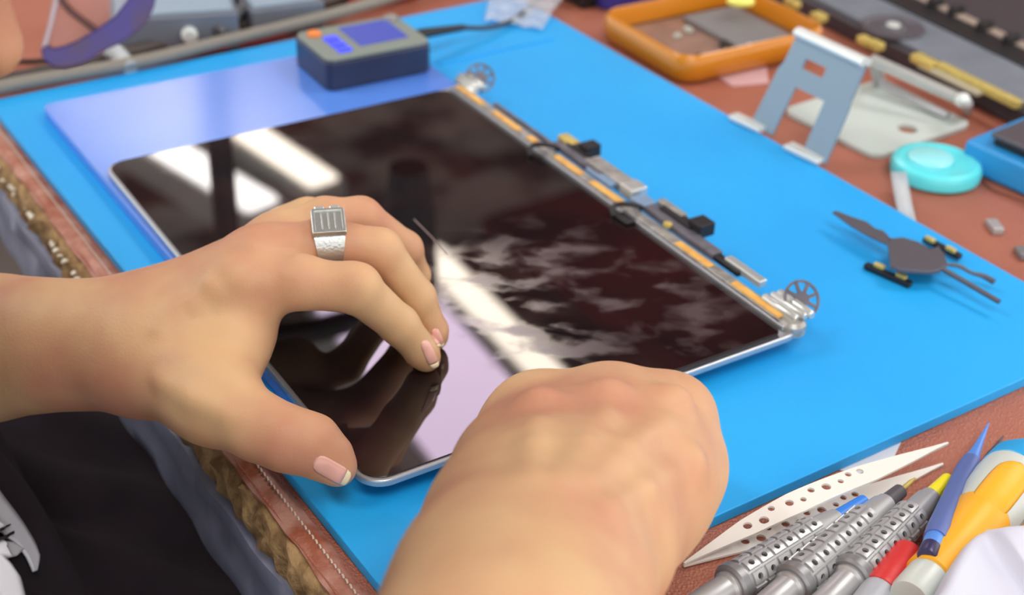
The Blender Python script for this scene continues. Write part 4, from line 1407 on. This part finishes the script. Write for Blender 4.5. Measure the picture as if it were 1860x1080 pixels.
o = tape_s.build('clear_strip', mat('clear_strip', (205, 215, 222), .3, alpha=.65)); tag(o, 'translucent strip hanging off the turquoise pot towards the mat', 'strip')
so = o.modifiers.new('thick', 'SOLIDIFY'); so.thickness = .0006

# blue box with a dark device on top
m_bbox = mat('blue_rubber', (44, 148, 216), .4)
k0 = U(1752, 252, .018); kx = (U(1862, 300, .018) - k0).normalized(); ky = Vector((-kx.y, kx.x, 0))
bc = k0 + kx * .06 + ky * .028
bbx = MB().box(up(bc, .0091), (.12, .056, .0178), kx, ky).build('blue_case', m_bbox, bevel=.003)
tag(bbx, 'bright blue rubber case at the right edge of the desk', 'case')
m_phone = mat('dark_grey_shell', (92, 88, 96), .4, metal=.3)
ph = thing('dark_device', 'dark grey flat device lying on the bright blue case', 'device', up(bc, .0182))
pc_ = k0 + kx * .07 + ky * .036
MB().box(up(pc_, .0182 + .002), (.112, .060, .0036), kx, ky).build('underside', m_black, ph, bevel=.001)
MB().box(up(pc_ + ky * .001, .0182 + .0056), (.116, .064, .0034), kx, ky).build('top_shell', m_phone, ph, bevel=.0014)

# small leftovers on the leather
for (x, y, sz, lb) in ((1807, 412, .011, 'small grey part lying on the leather right of the pot'), (1858, 460, .009, 'small dark part at the right edge of the leather')):
    p = U(x, y, .002); g = MB(); e = (U(x + 15, y + 20, .002) - p).normalized(); ey_ = Vector((-e.y, e.x, 0))
    g.box(up(p, .0022), (sz, .0058, .004), e, ey_); g.box(up(p - e * sz * .45, .0016), (sz * .5, .0050, .0028), e, ey_)
    tag(g.build('loose_part', m_gun2 if x > 1850 else m_gun, bevel=.0008), lb, 'small part')
wire = MB().tube([U(1782, 322, .001), U(1800, 345, .001), U(1830, 352, .001), U(1850, 362, .001), U(1880, 366, .001)], .0006, n=8, smooth=2).build('thin_wire', mat('brown_wire', (140, 84, 60), .5))
tag(wire, 'thin brown wire curling on the leather near the blue case', 'wire')

# fan-like bracket part lying on the mat
m_dgp = mat('dark_satin_plate', (98, 96, 104), .4, metal=.4)
zz = MZ + .010
fan = thing('laptop_bracket', 'dark grey flat laptop part with thin arms lying on the mat', 'laptop part', up(U(1665, 465, MZ), MZ + .0002))
hub = [U(x, y, zz) for x, y in ((1612, 432), (1640, 430), (1668, 438), (1690, 452), (1705, 446), (1716, 462), (1722, 478), (1706, 490), (1690, 492), (1640, 489), (1618, 482), (1615, 455))]
MB().prism(hub, zz - .0022, zz).build('plate', m_dgp, fan, bevel=.0005)
MB().prism([up(p * 1.0, 0) for p in [U(x, y, MZ) for x, y in ((1640, 494), (1700, 496), (1712, 482), (1660, 470))]], MZ + .0002, zz - .002).build('hub_block', m_black, fan, bevel=.0006)
MB().prism([U(x, y, zz) for x, y in ((1512, 384), (1520, 382), (1545, 392), (1575, 402), (1590, 414), (1605, 418), (1618, 432), (1615, 444), (1580, 428), (1545, 408))], zz - .0012, zz).build('arm', m_dgp, fan, bevel=.0003)
MB().tube([U(1708, 486, zz - .001), U(1760, 516, zz - .002), U(1815, 548, zz - .003)], .0013, n=10).build('arm', m_dgp, fan)
MB().tube([U(1718, 480, zz - .001), U(1742, 482, zz - .001), U(1765, 496, zz - .003), U(1785, 500, zz - .004), U(1806, 512, zz - .005)], [.0007, .0011, .0008, .0013, .0015], n=10, smooth=1).build('arm', m_dgp, fan)
for (xa, ya, xb, yb, dots, z_) in ((1572, 478, 1655, 514, ((1598, 480), (1638, 498)), MZ + .003), (1680, 430, 1745, 464, ((1690, 432), (1728, 450)), MZ + .004)):
    a_, b_ = U(xa, ya, z_), U(xb, yb, z_); e = (b_ - a_).normalized(); ey_ = Vector((-e.y, e.x, 0))
    MB().box(up((a_ + b_) / 2, z_ - .001), ((b_ - a_).length, .0036, .0028), e, ey_).build('side_bar', m_black, fan, bevel=.0005)
    for (x, y) in dots:
        MB().box(up(U(x, y, z_ + .002), z_ + .0012), (.0055, .0026, .0020), e, ey_).build('contact', m_gold, fan, bevel=.0005)

# ------------------------------------------------------------------ laptop chassis in the far right
m_ch = mat('dark_chassis', (66, 60, 66), .45, metal=.2)
m_chg = mat('grey_board', (118, 126, 138), .45, var=(104, 112, 122), vscale=30)
m_beige = mat('beige_trim', (156, 142, 130), .5)
n0, n1 = U(1405, -30, .012), U(1870, 208, .012)
cxx = (n1 - n0).normalized(); cyy = Vector((-cxx.y, cxx.x, 0)); cc0 = n0
chs = thing('laptop_chassis', 'opened laptop base with grey board and gold contacts at far right', 'laptop base', up(n0 + cxx * .14 + cyy * .10, 0.0002))
Q = lambda a, b_, z: up(cc0 + cxx * a + cyy * b_, z)
LL = .30
MB().box(Q(LL / 2 - .02, .105, .0061), (LL, .21, .0118), cxx, cyy).build('case', m_ch, chs, bevel=.002)
MB().box(Q(LL / 2 - .02, .025, .0132), (LL - .012, .040, .0026), cxx, cyy).build('circuit_board', m_chg, chs, bevel=.0006)
MB().box(Q(LL / 2 - .02, .0555, .0140), (LL - .012, .020, .004), cxx, cyy).build('hinge_cover', m_black, chs, bevel=.001)
MB().box(Q(LL / 2 - .02, .071, .0140), (LL - .012, .0085, .0045), cxx, cyy).build('trim_strip', m_beige, chs, bevel=.001)
MB().box(Q(LL / 2 - .02, .142, .0130), (LL - .012, .125, .0028), cxx, cyy).build('keyboard_back', m_ch, chs, bevel=.001)
fcen = U(1622, 50, .015)
fan_r = .0205
MB().lathe(up(fcen, .0142), (0, 0, 1), [(0, fan_r), (.0020, fan_r), (.0022, fan_r - .003), (.0012, fan_r - .004), (.0010, .008), (.0026, .007)], n=48).build('cooling_fan', m_dgp, chs)
MB().lathe(up(fcen, .0155), (0, 0, 1), [(0, .005), (.002, .0045)], n=24).build('fan_hub', m_lite, chs)
for (x, y, wx, wy) in ((1488, 27, .010, .008), (1572, 70, .010, .007), (1592, 78, .010, .007), (1680, 107, .018, .008), (1440, 2, .012, .006)):
    MB().box(up(U(x, y, .018), .0165), (wx, wy, .005), cxx, cyy).build('gold_connector', m_gold, chs, bevel=.0008)
a_, b_ = U(1705, 116, .017), U(1852, 188, .017); e = (b_ - a_).normalized(); ey_ = Vector((-e.y, e.x, 0))
MB().box(up((a_ + b_) / 2, .0160), ((b_ - a_).length, .006, .005), e, ey_).build('gold_strip', m_gold, chs, bevel=.0008)
a_, b_ = U(1670, 120, .013), U(1785, 172, .013)
MB().box(up((a_ + b_) / 2, .0138), ((b_ - a_).length, .007, .003), e, ey_).build('pale_strip', mat('pale_strip', (176, 170, 146), .5), chs, bevel=.0008)
for (x, y) in ((1790, 42), (1838, 66), (1738, 14), (1700, 0)):
    MB().box(up(U(x, y, .02), .0185), (.005, .012, .006), cxx, cyy).build('screw_post', m_black, chs, bevel=.0008)

# ------------------------------------------------------------------ background at the far left
m_cab1 = mat('warm_grey_cable', (134, 130, 120), .5)
m_cab2 = mat('dark_cable', (70, 62, 60), .5)
m_boxb = mat('blue_grey_case', (142, 164, 182), .45)
m_boxd = mat('slate_case', (108, 116, 128), .45)
cab = MB().tube([U(-120, 190, .010), U(0, 158, .010), U(110, 138, .010), U(260, 112, .010), U(400, 76, .010), U(530, 46, .010), U(700, 0, .010), U(830, -50, .010)], .0042, n=14, smooth=2).build('thick_cable', m_cab1)
tag(cab, 'thick warm-grey cable running along the far edge of the mat', 'cable')
cab = MB().tube([U(-150, 150, .006), U(0, 152, .006), U(140, 118, .007), U(270, 88, .006), U(390, 56, .006), U(520, 26, .006), U(640, -12, .006), U(780, -60, .006)], .0050, n=12, smooth=2).build('dark_cable', m_cab2)
tag(cab, 'dark brown cable just behind the warm-grey one', 'cable')
cab = MB().tube([U(395, 60, .014), U(420, 32, .018), U(450, 5, .016), U(490, -25, .008), U(560, -60, .006)], .0040, n=12, smooth=2).build('curved_cable', mat('slate_cable', (84, 88, 94), .5))
tag(cab, 'slate cable curving up and away behind the other cables', 'cable')
redc = MB().tube([U(-60, 172, .003), U(60, 150, .003), U(200, 126, .003), U(400, 88, .003), U(470, 70, .0035), U(520, 60, .003)], [.0012, .0015, .0012, .0018, .0025, .0015], n=10, smooth=2).build('red_cable', mat('red_cable', (206, 60, 84), .4))
tag(redc, 'thin red cable peeping out along the far edge of the mat', 'cable')


def px_box(name, label, cat, p_near_l, p_near_r, depth, z0, z1, m, extra=None):
    a_, b_ = U(*p_near_l, z1), U(*p_near_r, z1); e = (b_ - a_).normalized(); ey_ = Vector((-e.y, e.x, 0))
    c = (a_ + b_) / 2 + ey_ * depth / 2
    t = thing(name, label, cat, up(c, z0))
    MB().box(up(c, (z0 + z1) / 2), ((b_ - a_).length, depth, z1 - z0 - .0002), e, ey_).build('body', m, t, bevel=.002)
    MB().box(up(c, z1 + .0006), ((b_ - a_).length - .006, depth - .006, .0014), e, ey_).build('lid', m_boxb, t, bevel=.0006)
    return t, c, e, ey_


t_, c_, e_, y_ = px_box('grey_case', 'slate-grey case with a pale blue lid and round knob, behind the glasses', 'case', (200, 36), (432, 22), .07, .0002, .026, m_boxd)
kb = U(341, 42, .016)
kn = up(kb, 0); face = (c_ - y_ * .035)
kp = Vector((kb.x, kb.y, .014))
kp = kp - y_ * ((kp - face).dot(y_))
MB().lathe(kp, -y_, [(-.001, .005), (.005, .005), (.006, .004)], n=18).build('knob', m_lite, t_)
px_box('pale_case', 'pale blue-grey case behind the navy meter', 'case', (455, 20), (590, 2), .06, .0002, .020, m_boxd)
# red block behind the meter
rb = MB().box(up(U(690, 0, 0), .005), (.05, .02, .0096), mx, my).build('red_block', mat('red_block', (190, 72, 66), .5), bevel=.001)
tag(rb, 'small red block behind the navy meter', 'block')
# clear tube near the glasses
ct = MB().tube([U(200, 88, .014), U(222, 104, .011), U(238, 124, .0085)], [.006, .005, .0045], n=16, smooth=1).build('clear_tube', mat('clear_tube', (205, 215, 220), .15, alpha=.6))
tag(ct, 'short clear plastic tube resting by the far edge of the mat', 'tube')
bw = MB().tube([U(-40, 100, .002), U(20, 110, .002), U(60, 112, .002), U(95, 106, .002), U(140, 96, .002)], .0014, n=8, smooth=2).build('black_wire', m_black)
tag(bw, 'thin black wire on the leather below the glasses', 'wire')

# ------------------------------------------------------------------ stand on the far part of the desk, seen mirrored in the glass
stand = thing('microscope_stand', 'black stand with a pole, seen as a dark upright reflection in the screen', 'stand', (-.300, 1.30, .0002))
MB().lathe((-.300, 1.30, .0002), (0, 0, 1), [(0, .075), (.012, .075), (.018, .060), (.020, .02)], n=36).build('base', m_black, stand)
MB().lathe((-.300, 1.30, .015), (0, 0, 1), [(0, .013), (.60, .013)], n=20).build('pole', m_black, stand)
MB().tube([(-.300, 1.30, .56), (-.22, 1.36, .58), (-.12, 1.42, .58)], .015, n=14).build('arm', m_black, stand)
MB().lathe((-.12, 1.42, .40), (0, 0, 1), [(0, .022), (.06, .030), (.16, .034), (.20, .028)], n=24).build('head', m_black, stand)

# ------------------------------------------------------------------ eyeglasses
m_purp = mat('purple_acetate', (48, 38, 120), .3, var=(62, 42, 84), vscale=90, ramp=(.4, .6))
m_clear = mat('clear_acetate', (190, 190, 205), .15, alpha=.5)
m_lens = mat('lens_glass', (150, 130, 142), .05, alpha=.12, spec=.8)
m_wire = mat('brown_frame_metal', (84, 56, 54), .35, metal=.4)
GD = .395
gl_out = [(74, 90), (81, 110), (98, 121), (120, 124), (150, 115), (196, 89), (236, 68), (268, 40), (281, 8), (285, -40), (275, -100), (220, -140), (150, -130), (112, -70), (98, -10), (86, 48)]
gl_in = [(88, 80), (92, 86), (102, 86), (118, 82), (142, 72), (176, 52), (208, 30), (228, 4), (240, -14), (250, -44), (244, -86), (210, -118), (158, -112), (124, -62), (110, -8), (97, 44)]
O3 = [D(x, y, GD - (x - 80) * .00002) for x, y in gl_out]; I3 = [D(x, y, GD - (x - 80) * .00002) for x, y in gl_in]
gn = -pr(180, 0).normalized()
gls = thing('eyeglasses', 'glasses with thick purple rim worn low on the face, upper left', 'glasses', O3[3])
def strip_rim(i0, i1, name, m):
    n_ = len(O3); ids = [i % n_ for i in range(i0, i1 + 1)]; g = MB(); t = .0035
    for i in ids:
        g.v += [O3[i] + gn * t, I3[i] + gn * t, I3[i] - gn * t, O3[i] - gn * t]
    for k in range(len(ids) - 1):
        for j in range(4): g.f.append((k * 4 + j, k * 4 + (j + 1) % 4, k * 4 + 4 + (j + 1) % 4, k * 4 + 4 + j))
    g.f += [(0, 1, 2, 3), tuple((len(ids) - 1) * 4 + j for j in (3, 2, 1, 0))]
    return g.build(name, m, gls, bevel=.0006)


strip_rim(0, 11, 'rim', m_purp)
tag(strip_rim(11, 16, 'rim', m_clear), 'clear greyish side of the rim')
MB().slab(I3, gn, .0012).build('lens', m_lens, gls)
MB().tube([D(104, -20, GD - .004), D(118, 12, GD - .004), D(160, 45, GD - .004), D(212, 80, GD - .004)], .0009, n=8, smooth=1).build('wire_bridge', m_wire, gls)
sh = [Vector(p) + (hs * .0) for p in O3]
off2 = D(180, -420, GD + .0) - D(180, 0, GD)
MB().ringslab([p + off2 for p in O3], [p + off2 for p in I3], gn, .0040).build('rim', m_purp, gls, bevel=.0006)
MB().slab([p + off2 for p in I3], gn, .0012).build('lens', m_lens, gls)
MB().tube([D(200, -135, GD), D(210, -200, GD - .004), D(200, -300, GD)], .002, n=10, smooth=1).build('bridge', m_purp, gls)
MB().tube([D(112, -70, GD), D(20, -110, GD + .01), D(-200, -200, GD + .02)], .0018, n=10, smooth=1).build('temple', m_purp, gls)

if NAILS:
    nail_px((571, 836), (628, 868), 16.5)
    nail_px((770, 618), (789, 662), 9.5)
    nail_px((788, 597), (800, 626), 7.5)
